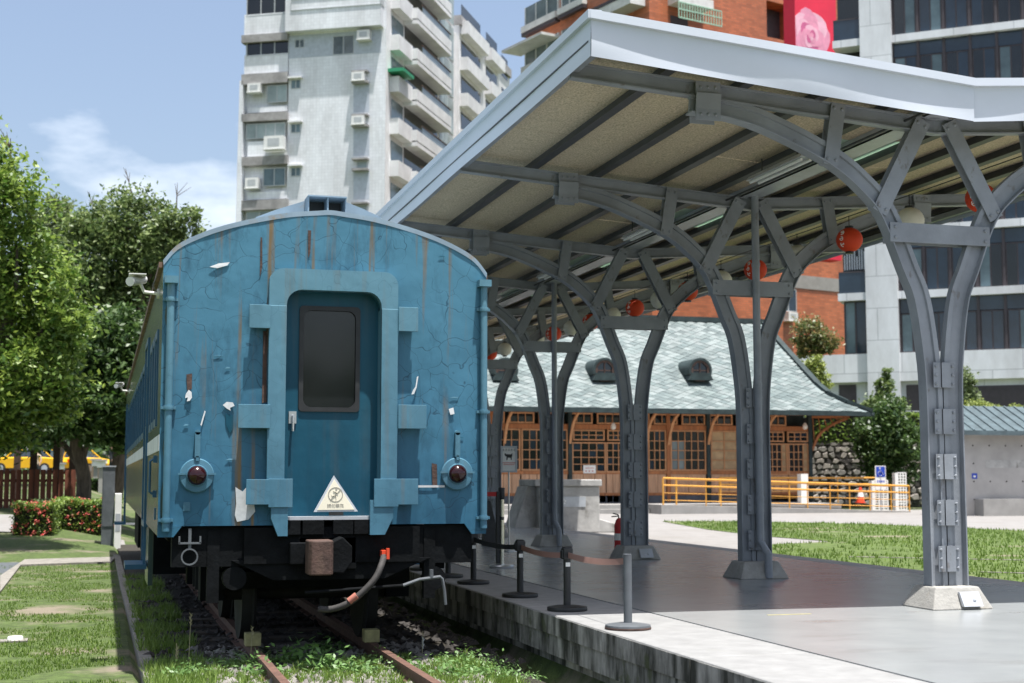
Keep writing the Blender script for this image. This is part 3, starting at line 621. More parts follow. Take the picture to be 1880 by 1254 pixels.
for xx in (430,795): 
    ah=MB(); p=cf(xx,1050,.1); ah.lathe([(.1,-.08),(.105,0),(.08,.05)],(p[0],CY+.12,p[2]-.05),14,'y'); ah.box(p[0]-.1,p[0]+.1,CY+.1,CY+.2,p[2]+.03,.5)
    ah.obj('air_reservoir','underframe',coach,smooth=True)
# CCTV cameras on the coach side
for (px_,py_,Y_) in ((268,530,13.1),(214,730,28.0)):
    Yc,zc=PX(px_,py_,CX0-.12); Yc=Y_; zc=zs-.1 if Y_<20 else zs-.12
    t=thing('security_camera','white bullet camera on bracket near the '+('end' if Y_<20 else 'middle')+' of the coach side','camera',(CX0-.02,Yc,zc))
    MB().tube([(CX0-.26,Yc-.16,zc+.02),(CX0-.14,Yc+.05,zc+.07)],.042,12).obj('housing','white_paint',t,smooth=True)
    MB().box(CX0-.27,CX0-.12,Yc-.19,Yc+.06,zc+.085,zc+.093).obj('sunshield','white_paint',t)
    m_=MB().tube([(CX0-.0,Yc,zc-.06),(CX0-.13,Yc,zc-.05),(CX0-.17,Yc-.02,zc+.03)],.016,8); m_.lathe([(.045,-.02),(.045,.0)],(CX0-.0,Yc,zc-.06),12,'x'); m_.obj('bracket','white_paint',t,smooth=True)
    MB().tube([(CX0-.02,Yc,zc-.05),(CX0-.06,Yc-.05,zc+.0),(CX0-.03,Yc-.1,zc+.08),(CX0+.02,Yc-.1,zc+.14)],.006,5).obj('cable','greymetal',t)
# ============================================================ platform canopy
XC=7.2; Y0=11.19; SP=3.86; NC=7
cn=thing('platform_canopy','long grey butterfly canopy on riveted columns of bent rails','canopy',(XC,Y0,0))
YF0=10.55; YE=Y0+SP*(NC-1)+.8
HW=3.52
def rz(x): return 4.395+.072*abs(x-XC)     # rafter top
# fascia: front (slightly warped sheet), sides
def fascia_front():
    m_=MB(); cols=[]
    for s in (-1,1):
        st=len(m_.v); N=36
        for i in range(N+1):
            u=i/N; x=XC+s*HW*u; zt=4.60+.082*HW*u; zb=zt-.375
            for k in range(7):
                v=k/6; wv=.010*math.sin(3.1*u*HW/1.1+.6*s+1.1*v)*math.sin(math.pi*v)+.008*math.sin(7*u+2*s)*v
                m_.v.append((x,YF0+wv+.012*v,zt-.06-(zt-.06-zb)*v))
        for i in range(N):
            for k in range(6):
                a=st+i*7+k; m_.f.append((a,a+1,a+8,a+7))
    return m_
ff=fascia_front().obj('fascia','fascia',cn,smooth='full')
cap=MB()
for s in (-1,1):
    a=(XC+s*.0,4.60);b=(XC+s*(HW+.02),4.60+.082*HW)
    cap.hexa([(a[0],YF0-.035,a[1]-.07),(b[0],YF0-.035,b[1]-.07),(b[0],YF0+.1,b[1]-.07),(a[0],YF0+.1,a[1]-.07)],[(a[0],YF0-.035,a[1]),(b[0],YF0-.035,b[1]),(b[0],YF0+.1,b[1]),(a[0],YF0+.1,a[1])])
cap.obj('fascia_cap','fascia',cn)
for s in (-1,1):
    X=XC+s*HW; zt=4.60+.082*HW
    m_=MB(); N=40
    for i in range(N+1):
        y=YF0+.001+(YE-YF0)*i/N
        for k in range(5):
            v=k/4; m_.v.append((X+s*(.008*math.sin(y*1.3+v)*v),y,zt-.06-.315*v))
    for i in range(N):
        for k in range(4):
            a=i*5+k; m_.f.append((a,a+1,a+6,a+5))
    m_.obj('side_fascia','fascia',cn,smooth='full')
    MB().box(X-s*.08,X+s*.035,YF0-.03,YE,zt-.07,zt).obj('side_cap','fascia',cn)
    # edge beam behind the fascia
    MB().box(X-s*.02,X-s*.10,YF0+.05,YE,zt-.33,zt-.26).obj('edge_beam','steel',cn)
rs=MB()
for s in (-1,1):
    a,b=XC,XC+s*(HW-.01)
    rs.hexa([(a,YF0+.04,4.53),(b,YF0+.04,4.53+.075*HW),(b,YE,4.53+.075*HW),(a,YE,4.53)],[(a,YF0+.04,4.55),(b,YF0+.04,4.55+.075*HW),(b,YE,4.55+.075*HW),(a,YE,4.55)])
rs.obj('roof_sheet','galv',cn)
# purlins run the length of the roof
pu=[3.72,4.55,5.29,6.02,6.72]
PUR=pu+[2*XC-x for x in pu]
for x in PUR:
    z=rz(x); q=MB(); q.box(x-.02,x+.02,YF0+.06,YE-.02,z+.001,z+.085); q.box(x-.05,x+.05,YF0+.06,YE-.02,z+.0005,z+.012); q.obj('purlin','purlin',cn)
# wood-wool ceiling panels between purlins (single boards, joints open)
edges=sorted(PUR+[XC-.12,XC+.12]); yst=[YF0+.07]+[Y0+SP/3*k for k in range(0,3*(NC-1)+1)]+[YE-.03]
cache={}
for i in range(len(edges)-1):
    a,b=edges[i],edges[i+1]
    if a<XC<b: continue
    for k in range(len(yst)-1):
        y0,y1=yst[k],yst[k+1]; sky_=(i in (4,6) and k%3==2)
        key=(i,round(y1-y0,3),sky_)
        if key not in cache:
            m_=MB(); z0,z1=rz(a)+.087,rz(b)+.087
            m_.hexa([(a+.012,0,z0),(b-.012,0,z1),(b-.012,y1-y0-.008,z1),(a+.012,y1-y0-.008,z0)],[(a+.012,0,z0+.025),(b-.012,0,z1+.025),(b-.012,y1-y0-.008,z1+.025),(a+.012,y1-y0-.008,z0+.025)])
            if sky_:
                if 'skylight' not in MATS:
                    m__=M('skylight',(.62,.75,.62),rough=.3,var=.05); t=m__.node_tree; tl=nn(t,'ShaderNodeBsdfTranslucent'); tl.inputs['Color'].default_value=(.7,.85,.72,1); ms=nn(t,'ShaderNodeMixShader'); ms.inputs['Fac'].default_value=.45
                    t.links.new(t.nodes['Principled BSDF'].outputs[0],ms.inputs[1]); t.links.new(tl.outputs[0],ms.inputs[2]); t.links.new(ms.outputs[0],t.nodes['Material Output'].inputs['Surface'])
            o=m_.obj('skylight_panel' if sky_ else 'ceiling_panel','skylight' if sky_ else 'woodwool',cn,local=True)
            o.location=(-XC,y0-Y0,0); cache[key]=(o,y0)
        else:
            o,yb=cache[key]; dup(o,cn,(0,y0-yb,0))
# open the sheet above the skylights: the sheet is split there, so rebuild it in strips
bpy.data.objects.remove(bpy.data.objects['roof_sheet'])
for s in (-1,1):
    def strip(xa,xb,ya,yb,nm='roof_sheet'):
        za,zb=4.53+.075*abs(xa-XC),4.53+.075*abs(xb-XC)
        return [(xa,ya,za),(xb,ya,zb),(xb,yb,zb),(xa,yb,za)]
    q=MB(); xa,xm0,xm1=XC,XC+s*.5,XC+s*1.17
    def put(P): q.hexa(P,[(p[0],p[1],p[2]+.015) for p in P])
    put(strip(XC+s*1.17,XC+s*(HW-.01),YF0+.04,YE)); put(strip(XC,XC+s*.42,YF0+.04,YE))
    ycur=YF0+.04
    for k in range(len(yst)-1):
        if k%3==2: put(strip(XC+s*.42,XC+s*1.17,ycur,yst[k])); ycur=yst[k+1]
    put(strip(XC+s*.42,XC+s*1.17,ycur,YE)); q.obj('roof_sheet','galv',cn)
vg=MB(); vg.box(XC-.13,XC+.13,YF0+.05,YE,4.40,4.415); vg.box(XC-.13,XC-.12,YF0+.05,YE,4.40,4.5); vg.box(XC+.12,XC+.13,YF0+.05,YE,4.40,4.5); vg.obj('valley_gutter','galv',cn)
# one column: bent rails, tie, struts, clamps, plates
apx=[(1270,205),(1329,214),(1385,230),(1435,252),(1486,278),(1536,308),(1580,346),(1620,396),(1660,496),(1680,548),(1694,632)]
outer_=[PY(p[0],p[1],11.12) for p in apx]
left=[(XC-.185,.15),(XC-.185,1.0),(XC-.185,1.9)]+[( (x if x<6.99 else XC-.19),z) for x,z in reversed(outer_)]
left=smooth(left,4)
rp_=[(0,-.065),(0,.065),(.012,.065),(.018,.012),(.128,.012),(.134,.035),(.178,.035),(.178,-.035),(.134,-.035),(.128,-.012),(.018,-.012),(.012,-.065)]
def rail_sweep(path,s):
    m_=MB(); n=len(rp_)
    for i,(x,z) in enumerate(path):
        a=path[max(i-1,0)];b=path[min(i+1,len(path)-1)]; d=Vector((b[0]-a[0],b[1]-a[1])).normalized(); nr=Vector((d.y,-d.x))  # to the right of travel
        for u,v in rp_:
            px_,pz_=x+nr.x*u,z+nr.y*u
            m_.v.append((px_ if s<0 else 2*XC-px_,Y0+v,pz_))
    for i in range(len(path)-1):
        for k in range(n): m_.f.append((i*n+k,i*n+(k+1)%n,(i+1)*n+(k+1)%n,(i+1)*n+k))
    m_.f.append(tuple(range(n))); m_.f.append(tuple((len(path)-1)*n+k for k in range(n)))
    return m_
def strap(p,q,wd,s,yo,bolts=True):
    """flat plate p->q in the XZ plane, front (yo<0) or back"""
    (x0,z0),(x1,z1)=p,q
    if s>0: x0,x1=2*XC-x0,2*XC-x1
    m_=MB(); d=Vector((x1-x0,0,z1-z0)).normalized(); nrm=Vector((-d.z,0,d.x))*wd/2; y=Y0+yo; t=.011*(1 if yo<0 else -1)
    P=[Vector((x0,y,z0))-nrm,Vector((x0,y,z0))+nrm,Vector((x1,y,z1))+nrm,Vector((x1,y,z1))-nrm]
    m_.hexa(P,[p_+Vector((0,t,0)) for p_ in P])
    if bolts:
        for e,sg in ((Vector((x0,y,z0)),1),(Vector((x1,y,z1)),-1)):
            for w_ in (-.5,.5): m_.bolt(e+d*sg*.05+nrm*w_*1.1,.016,.014,'y',-1 if yo<0 else 1)
    return m_
def column(k):
    Yk=Y0+SP*k; dy=Yk-Y0
    col=bpy.data.objects.new('column',None); COL.objects.link(col); col.parent=cn; col.location=(0,dy,0); ORG[col.name]=Vector((0,0,0))
    return col
protos=[]
col0=column(0)
for s in (-1,1): protos.append(rail_sweep(left,s).obj('bent_rail','steel',col0,smooth=True))
for s in (-1,1):
    for yo in (-.052,.052):
        protos.append(strap((7.07,4.37),(6.60,3.50),.15,s,yo).obj('strut','steel',col0))
        protos.append(strap((6.215,4.46),(6.125,3.90),.14,s,yo).obj('strut','steel',col0))
for yo in (-.068,.068): protos.append(strap((6.69,3.325),(2*XC-6.69,3.325),.175,-1,yo).obj('tie_plate','steel',col0))
for s in (-1,1):   # clamp between bent rail end and rafter
    xa,xb=(4.83,5.06) if s<0 else (2*XC-5.06,2*XC-4.83)
    for yo,sg in ((-.066,-1),(.066,1)):
        m_=MB(); y=Y0+yo; m_.box(xa,xb,y-.006,y+.006,4.215,4.315); m_.box(xa,xb,y-.006,y+.006,4.45,4.555); m_.hexa([(xa,y-.006,4.315),(xb,y-.006,4.315),(xb,y+.006,4.315),(xa,y+.006,4.315)],[(xa,y-.006-sg*-.02,4.45),(xb,y-.006-sg*-.02,4.45),(xb,y+.006-sg*-.02,4.45),(xa,y+.006-sg*-.02,4.45)])
        for xx in (.2,.5,.8):
            for zz in (4.265,4.505): m_.bolt((xa+(xb-xa)*xx,y+sg*.006,zz),.015,.013,'y',sg)
        protos.append(m_.obj('clamp','steel',col0))
for s in (-1,1):   # rafter: I section following the roof slope
    m_=MB(); xa,xb=XC,XC+s*(HW-.03)
    za,zb=rz(xa),rz(xb)
    for (y0,y1,t0,t1) in ((-.045,.045,0,-.014),(-.008,.008,-.014,-.128),(-.045,.045,-.128,-.142)):
        m_.hexa([(xa,Y0+y0,za+t1),(xb,Y0+y0,zb+t1),(xb,Y0+y1,zb+t1),(xa,Y0+y1,za+t1)],[(xa,Y0+y0,za+t0),(xb,Y0+y0,zb+t0),(xb,Y0+y1,zb+t0),(xa,Y0+y1,za+t0)])
    protos.append(m_.obj('rafter','steel',col0))
for j in range(5):
    zc=PY(1730,(688,773.5,856.5,941.5,1026.5)[j],11.1)[1]; h=.112
    for sg in (-1,1):
        m_=MB(); y=Y0+sg*.052
        m_.box(XC-.105,XC-.03,y-.006,y+.006,zc-h,zc+h); m_.box(XC+.06,XC+.105,y-.006,y+.006,zc-h,zc+h); m_.box(XC-.03,XC+.06,y+sg*.012-.006,y+sg*.012+.006,zc-h,zc+h); 
        m_.box(XC-.03,XC-.024,y-.006,y+sg*.012+.006*sg,zc-h,zc+h)
        for xx in (-.083,.083):
            for zz in (-.08,0,.08): m_.bolt((XC+xx,y+sg*.006,zc+zz),.014,.018,'y',sg)
        protos.append(m_.obj('splice_plate','steel',col0))
m_=MB(); a,b=.30,.215; hy=.22; m_.hexa([(XC-a,Y0-hy-.04,0),(XC+a,Y0-hy-.04,0),(XC+a,Y0+hy+.04,0),(XC-a,Y0+hy+.04,0)],[(XC-b,Y0-hy+.05,.19),(XC+b,Y0-hy+.05,.19),(XC+b,Y0+hy-.05,.19),(XC-b,Y0+hy-.05,.19)])
protos.append(m_.obj('plinth','plinth',col0,bevel=.012))
for kk in range(1,NC):
    ck_=column(kk)
    for o in protos: dup(o,ck_)
for kk in range(NC):
    par=[o for o in cn.children if o.name.startswith('column')][kk]
    if kk%2==0:
        m_=MB(); m_.hexa([(XC-.02,Y0-.30,.03),(XC+.17,Y0-.30,.03),(XC+.17,Y0-.26,.03),(XC-.02,Y0-.26,.03)],[(XC-.02,Y0-.23,.15),(XC+.17,Y0-.23,.15),(XC+.17,Y0-.2,.15),(XC-.02,Y0-.2,.15)]); m_.bolt((XC+.1,Y0-.262,.08),.02,.02); o=m_.obj('junction_box','galv',par)
    else:
        m_=MB().tube([(XC+.02,Y0-.10,4.45),(XC+.02,Y0-.10,.42),(XC+.05,Y0-.24,.27),(XC+.05,Y0-.24,.01)],.045,14)
        for zz in (.9,2.2,3.6): m_.lathe([(.05,-.02),(.05,.02)],(XC+.02,Y0-.10,zz),14)
        o=m_.obj('drainpipe','steel',par,smooth=True)
    # objects were built at column 0's place in canopy space
for c_ in [o for o in cn.children if o.name.startswith('column')]:
    for ch in c_.children: pass
# fluorescent battens under the valley
for k in range(NC-1):
    y=Y0+SP*k+SP*.5; t=thing('light_fitting',f'white twin-tube batten light under the canopy valley, {["first","second","third","fourth","fifth","sixth"][k]} bay from the sunlit end','light fitting',(6.62,y,4.30),group='batten lights under the canopy')
    MB().hexa([(6.53,y-.62,4.30),(6.71,y-.62,4.30),(6.71,y+.62,4.30),(6.53,y+.62,4.30)],[(6.57,y-.62,4.35),(6.67,y-.62,4.35),(6.67,y+.62,4.35),(6.57,y+.62,4.35)]).obj('reflector','galv',t)
    for x in (6.57,6.67): MB().tube([(x,y-.58,4.28),(x,y+.58,4.28)],.015,8).obj('tube','white_paint',t)
    MB().tube([(6.62,y-.4,4.35),(6.62,y-.4,4.5)],.008,6).obj('rod','purlin',t); MB().tube([(6.62,y+.4,4.35),(6.62,y+.4,4.5)],.008,6).obj('rod','purlin',t)
# conduit + lantern wire
MB().tube([(6.9,YF0+.2,4.36),(6.9,YE,4.36)],.012,6).obj('conduit','purlin',cn); MB().tube([(8.3,YF0+.3,4.18),(8.3,YE,4.18)],.006,5).obj('lantern_wire','black',cn)
# paper lanterns
M('paper_red',(.60,.045,.006),rough=.7,var=.1); M('paper_white',(.62,.60,.52),rough=.75,var=.06)
LY=[12.1,13.4,14.7,16.0,17.2,18.3,19.5,20.6,21.7,22.8,23.9,25.0,26.1,27.2,28.4,29.6,30.8]
ordn=['first','second','third','fourth','fifth','sixth','seventh','eighth','ninth']
cnt={0:0,1:0}
for k,y in enumerate(LY):
    red=(k%2==0); c_=cnt[0 if red else 1]; cnt[0 if red else 1]+=1
    X=8.30; z=3.90; R=.155
    t=thing('paper_lantern',f'round {"red" if red else "white"} paper lantern hanging under the canopy, {ordn[min(c_,8)]} {"red" if red else "white"} one from the sunlit end','lantern',(X,y,z),group='paper lanterns under the canopy')
    pr=[]
    for j in range(29):
        a=-math.pi/2+math.pi*(j+.0)/28; rr=R*math.cos(a)*(1 if j%2 else .972); pr.append((max(rr,.045),R*.93*math.sin(a)))
    MB().lathe(pr,(X,y,z),22).obj('shade','paper_red' if red else 'paper_white',t,smooth='full')
    MB().lathe([(.05,-R*.93-.018),(.05,-R*.93+.012)],(X,y,z),12).obj('base_ring','black',t); MB().lathe([(.05,R*.93-.012),(.05,R*.93+.018)],(X,y,z),12).obj('top_ring','black',t)
    MB().tube([(X,y,z+R*.9),(X,y,4.19)],.005,5).obj('hook','black',t)
    if red:
        g_=MB()
        for j,zz in enumerate((.075,0,-.075)):
            a=math.radians(205); rr=math.sqrt(R*R-zz*zz)+.0015
            for q in range(6):
                t0=q*1.047; du,dv=.022*math.cos(t0),.024*math.sin(t0); du2,dv2=.022*math.cos(t0+.8),.024*math.sin(t0+.8)
                def sp(du,dv): aa=a+du/rr; r_=math.sqrt(max(R*R-(zz+dv)**2,1e-4))+.003; return (X+r_*math.cos(aa),y+r_*math.sin(aa),z+(zz+dv)*.93)
                if (q+j)%4!=3: g_.tube([sp(du,dv),sp(du2,dv2)],.005,4)
            g_.tube([sp(-.012,0),sp(.014,.004)],.005,4)
        g_.obj('painted_characters','white_paint',t)
# ============================================================ crowd barriers on the platform
def post(x,y,h,label,mat='black',base='black',r=.032,br=.17,head=True):
    t=thing('barrier_post',label,'barrier post',(x,y,0),group='belt barrier posts along the platform edge')
    MB().lathe([(br,0),(br+.004,.012),(br,.03),(br*.55,.042),(r+.01,.046)],(x,y,0),28).obj('base',base,t,smooth=True)
    MB().lathe([(r,.04),(r,h-.10 if head else h)],(x,y,0),16).obj('pole',mat,t,smooth=True)
    if head:
        m_=MB().box(x-.042,x+.042,y-.042,y+.042,h-.11,h-.012); m_.box(x-.055,x-.04,y-.028,y+.028,h-.10,h-.03); m_.box(x-.035,x+.035,y-.035,y+.035,h-.012,h); m_.obj('belt_head','black',t,bevel=.006)
        MB().box(x-.022,x+.018,y-r-.0035,y-r+.004,h-.17,h-.135).obj('sticker','white_paint',t)
    else: MB().lathe([(r+.001,h),(r*.7,h+.003),(r*.6,h-.02)],(x,y,0),16).obj('rim','greymetal',t)
    return t
PS=[(3.862,10.30,.56,'weathered grey barrier post with rusty base rim standing in the sun',False),(3.885,11.85,.545,'black barrier post with belt cassette, next to the weathered grey post',True),(3.885,13.30,.545,'black barrier post with a white sticker, second from the weathered grey post',True),(3.87,15.05,.545,'black barrier post beside the coach corner, third from the weathered grey post',True),(3.84,16.1,.545,'black barrier post beside the coach, fourth from the weathered grey post',True),(3.84,17.4,.545,'black barrier post beside the coach, fifth from the weathered grey post',True)]
for i,(x,y,h,lb,hd_) in enumerate(PS):
    t=post(x,y,h,lb,'greymetal' if not hd_ else 'black','greymetal' if not hd_ else 'black',head=hd_,br=.172)
    if not hd_: MB().lathe([(.176,0),(.178,.01),(.174,.018)],(x,y,0),28).obj('rust_rim','rust',t,smooth=True)
for i in range(len(PS)-1):
    a=PS[i];b=PS[i+1]; za,zb=(a[2]-.07 if a[4] else a[2]-.05),b[2]-.07
    m_=MB(); N=10; P=[]
    for k in range(N+1):
        u=k/N; sag=.03*4*u*(1-u); x=a[0]+(b[0]-a[0])*u; y=a[1]+(b[1]-a[1])*u; z=za+(zb-za)*u-sag; tw=.3*math.sin(math.pi*u)
        P.append(((x-.002-tw*.02,y,z-.024),(x-.002+tw*.02,y,z+.024),(x+.001+tw*.02,y,z+.024),(x+.001-tw*.02,y,z-.024)))
    for p,q in zip(P,P[1:]): m_.hexa(p,q)
    tag(m_.obj('barrier_belt','belt' if i<2 else 'black'),['faded brown belt from the weathered grey post to the next black post','brown belt between the first and second black barrier posts','black belt running from the stickered barrier post towards the coach','black belt between barrier posts beside the coach corner','black belt farthest along the coach side'][i],'belt')
# chrome post with red belt
x,y=PZ(921,1042,0); cpz=thing('chrome_barrier_post','brass-toned barrier post with black head and red belt','barrier post',(x,y,0))
MB().lathe([(.155,0),(.16,.02),(.15,.035),(.04,.045)],(x,y,0),28).obj('base','silver',cpz,smooth=True); MB().lathe([(.032,.04),(.032,.90)],(x,y,0),16).obj('pole','chrome',cpz,smooth=True)
MB().lathe([(.036,.86),(.04,.87),(.04,1.0),(.034,1.01)],(x,y,0),16).obj('head','black',cpz,smooth=True); MB().lathe([(.0335,.60),(.0335,.64)],(x,y,0),16).obj('band','glass_blue',cpz)
MB().box(x-.6,x-.03,y-.002,y+.002,.90,.955).obj('belt','belt_red',cpz)
MB().box(x-.07,x-.034,y-.03,y+.03,.05,.96).obj('dark_pole','black',cpz)
# notice on a stand
x,y=PZ(934,1012,0); ns=thing('notice_stand','grey framed no-dogs notice on a thin metal stand','notice',(x,y,0))
d=math.hypot(x,y)*.96; sc_=d/F_PX; wv=32*sc_; hv=50*sc_; zc=EYE+(875-842)*sc_
MB().lathe([(.15,0),(.15,.02),(.02,.03)],(x,y,0),20).obj('base','silver',ns); MB().tube([(x,y,.02),(x,y,zc-hv/2)],.013,8).obj('pole','silver',ns)
fr_=MB().ring([(x-wv/2,zc-hv/2),(x+wv/2,zc-hv/2),(x+wv/2,zc+hv/2),(x-wv/2,zc+hv/2)],[(x-wv/2+.025,zc-hv/2+.025),(x+wv/2-.025,zc-hv/2+.025),(x+wv/2-.025,zc+hv/2-.025),(x-wv/2+.025,zc+hv/2-.025)],y-.02,y+.01).obj('frame','galv',ns)
MB().box(x-wv/2+.02,x+wv/2-.02,y-.008,y+.004,zc-hv/2+.02,zc+hv/2-.02).obj('sheet','white_paint',ns)
g_=MB()
for i in range(5): cx_=x-.09+.045*i; g_.box(cx_-.013,cx_+.013,y-.0105,y-.0075,zc+.145,zc+.15); g_.box(cx_-.002,cx_+.002,y-.0105,y-.0075,zc+.13,zc+.165); g_.box(cx_-.015,cx_+.015,y-.0105,y-.0075,zc+.128,zc+.132)
dg=[(-.075,.06),(-.06,.075),(-.045,.06),(.03,.055),(.06,.075),(.055,.04),(.045,.0),(.045,-.03),(.03,-.03),(.028,.0),(-.02,.005),(-.025,-.035),(-.04,-.035),(-.04,.02),(-.06,.03)]
g_.prism([(x+u,zc+.02+v) for u,v in dg],y-.0105,y-.0075); g_.obj('dog_symbol','ink_black',ns)
g_=MB(); g_.box(x-.12,x+.12,y-.0105,y-.0075,zc-.062,zc-.052); g_.box(x-.09,x+.09,y-.0105,y-.0075,zc-.088,zc-.08); g_.obj('red_lines','ink_red',ns)
# fire extinguisher behind third column
x,y=PZ(1141,1018,0); y+=.25; x+=.06; fe=thing('fire_extinguisher','red fire extinguisher standing behind a canopy column','fire extinguisher',(x,y,0))
MB().lathe([(.07,0),(.075,.02),(.075,.42),(.05,.5),(.02,.53)],(x,y,0),16).obj('cylinder','belt_red',fe,smooth=True); m_=MB(); m_.tube([(x,y,.52),(x-.02,y,.58),(x-.1,y,.6)],.01,6); m_.tube([(x,y,.56),(x-.12,y,.55)],.01,6); m_.obj('valve','black',fe); MB().lathe([(.0765,.2),(.0765,.3)],(x,y,0),16).obj('label_band','white_paint',fe)
# dark bin-like stand by the notice
x,y=PZ(917,1005,0); y+=.6; sb=thing('folded_stand','black folded stand leaning beside the notice','stand',(x,y,0)); m_=MB(); m_.hexa([(x-.12,y-.1,0),(x+.16,y-.1,0),(x+.16,y+.1,0),(x-.12,y+.1,0)],[(x-.12,y-.03,.75),(x+.0,y-.03,.75),(x+.0,y+.03,.75),(x-.12,y+.03,.75)]); m_.obj('panel','black',sb)
# ============================================================ right-hand ground: paving, lawn
zz=-.1
def sheet(name,pix,mat,z,dz=0):
    P=[PZ(px,py,z) for px,py in pix]
    m_=MB().add([(x,y,z+dz) for x,y in P],[tuple(range(len(P)))]); return struct(m_.obj(name,mat))
m_=MB(); m_.add([(9.7,-6,-.13),(90,-6,-.13),(90,49,-.13),(4,49,-.13),(4,44,-.13),(9.7,44,-.13)],[(0,1,2,3,4,5)]); struct(m_.obj('forecourt_paving','paving'))
sheet('lawn',[(1215,957),(1380,957),(1600,962),(1900,975),(2600,1010),(2600,1200),(1900,1073),(1701,1049),(1515,1033),(1375,1010),(1358,1002),(1530,994),(1400,984),(1300,972)],'lawn',-.12)
for a,b in (((1560,1022),(1950,1030)),((1800,1050),(2000,1056))):
    p=PZ(*a,-.115);q=PZ(*b,-.115); t=MB().bar((*p,-.13),(*q,-.13),.09,.04).obj('kerb_strip','kerbstone'); struct(t)
# lawn blades
def blades(name,n,sampler,h0,h1,mat,wd=.006,lean=.5):
    P=sampler(n); n=len(P); a=rng.uniform(0,2*math.pi,n); h=rng.uniform(h0,h1,n); w=wd*rng.uniform(.7,1.5,n)
    dx,dy=np.cos(a),np.sin(a); ln=rng.uniform(0,lean,n)*h; la=rng.uniform(0,2*math.pi,n)
    V=np.zeros((n*3,3)); V[0::3]=P+np.c_[dx*w,dy*w,np.zeros(n)]; V[1::3]=P-np.c_[dx*w,dy*w,np.zeros(n)]; V[2::3]=P+np.c_[np.cos(la)*ln,np.sin(la)*ln,h]
    return quads(name,V,mat,nv=3,kind='stuff')
def noise_keep(P,scale,th,seed=0):
    k=np.array([mnoise.noise(Vector((x*scale+seed,y*scale,seed)))+.4*mnoise.noise(Vector((x*scale*3,y*scale*3,seed+5))) for x,y in P[:,:2]]); return P[k>th]
def s_left(n):
    y=10+(33-10)*rng.random(n)**1.7; x=.22-(.22+.28*y)*rng.random(n); P=np.c_[x,y,np.full(n,GL-.005)]; return noise_keep(P,.9,-.1,3)
tag(blades('grass',110000,s_left,.015,.045,'grassblade',.007),'short green lawn grass with bare sandy patches beside the coach','grass')
def s_strip(n):
    y=10+(24-10)*rng.random(n)**1.5; x=rng.uniform(.36,.9,n); P=np.c_[x,y,np.full(n,-.49)]; return noise_keep(P,1.3,-.05,9)
tag(blades('track_grass',14000,s_strip,.04,.14,'grassblade',.006,.8),'grass growing between timber edging and the coach wheels','grass')
def s_tr(n):
    y=10.6+2.2*rng.random(n); x=rng.uniform(.45,3.2,n); P=np.c_[x,y,np.full(n,-.495)]; P=P[(np.abs(P[:,0]-1.316)>.06)&(np.abs(P[:,0]-2.384)>.06)]; return noise_keep(P,1.6,-.12,21)
tag(blades('track_weeds',30000,s_tr,.03,.10,'grassblade',.009,1.1),'low weeds and grass spreading between the rails','weeds')
def s_right(n):
    x=rng.uniform(10,34,n); y=rng.uniform(13,44,n); P=np.c_[x,y,np.full(n,-.12)]
    # keep those inside the lawn outline
    lp=[PZ(px,py,-.12) for px,py in [(1215,957),(1380,957),(1600,962),(1900,975),(2600,1010),(2600,1200),(1900,1073),(1701,1049),(1515,1033),(1375,1010),(1358,1002),(1530,994),(1400,984),(1300,972)]]
    ins=np.zeros(n,bool); j=len(lp)-1
    for i in range(len(lp)):
        xi,yi=lp[i];xj,yj=lp[j]; c=((yi>P[:,1])!=(yj>P[:,1]))&(P[:,0]<(xj-xi)*(P[:,1]-yi)/(yj-yi+1e-9)+xi); ins^=c; j=i
    return noise_keep(P[ins],.35,-.35,13)
tag(blades('lawn_grass',60000,s_right,.03,.08,'grassblade',.012),'bright lawn grass between the platform and the station forecourt','grass')
# ============================================================ weathered concrete block with plaque
mz=-.13
Yb=31.0
def mb(px,py,dy=0): return PY(px,py,Yb+dy)
L0=mb(990,965);R0=mb(1104,975);T0=mb(990,884)
mon=thing('concrete_block','weathered whitewashed concrete block with capstone and small plaque','concrete block',((L0[0]+R0[0])/2,Yb,mz))
zt=mb(1000,893)[1]; MB().box(L0[0],R0[0]-.03,Yb,Yb+1.2,mz,zt).obj('body','old_concrete',mon,bevel=.03)
zc_=mb(1000,882)[1]; MB().box(L0[0]-.12,R0[0]+.01,Yb-.05,Yb+1.25,zt+.001,zc_+.02).obj('capstone','old_concrete',mon,bevel=.02)
bl=mb(948,958)[0]; MB().prism([(bl,mz),(L0[0]-.002,mz),(L0[0]-.002,zt),(mb(975,886)[0],zt)],Yb+.25,Yb+1.1).obj('buttress','old_concrete',mon)
MB().prism([(R0[0]-.028,mz),(R0[0]+.42,mz),(R0[0]+.4,mz+.2),(R0[0]-.028,mz+.32)],Yb+.1,Yb+.9).obj('footing','old_concrete',mon,bevel=.02)
a=mb(1018,931);b=mb(1075,912); pl=MB().box(a[0],b[0],Yb-.014,Yb+.01,a[1],b[1]).obj('plaque','galv',mon)
fl=MB()
fc=mb(1034,921)
for k in range(5):
    t_=k*2*math.pi/5+.3; fl.lathe([(.022,-.018),(.022,-.012)],(fc[0]+.045*math.cos(t_),Yb,fc[1]+.045*math.sin(t_)),10,'y')
fl.obj('flower_emblem','white_paint',pl)
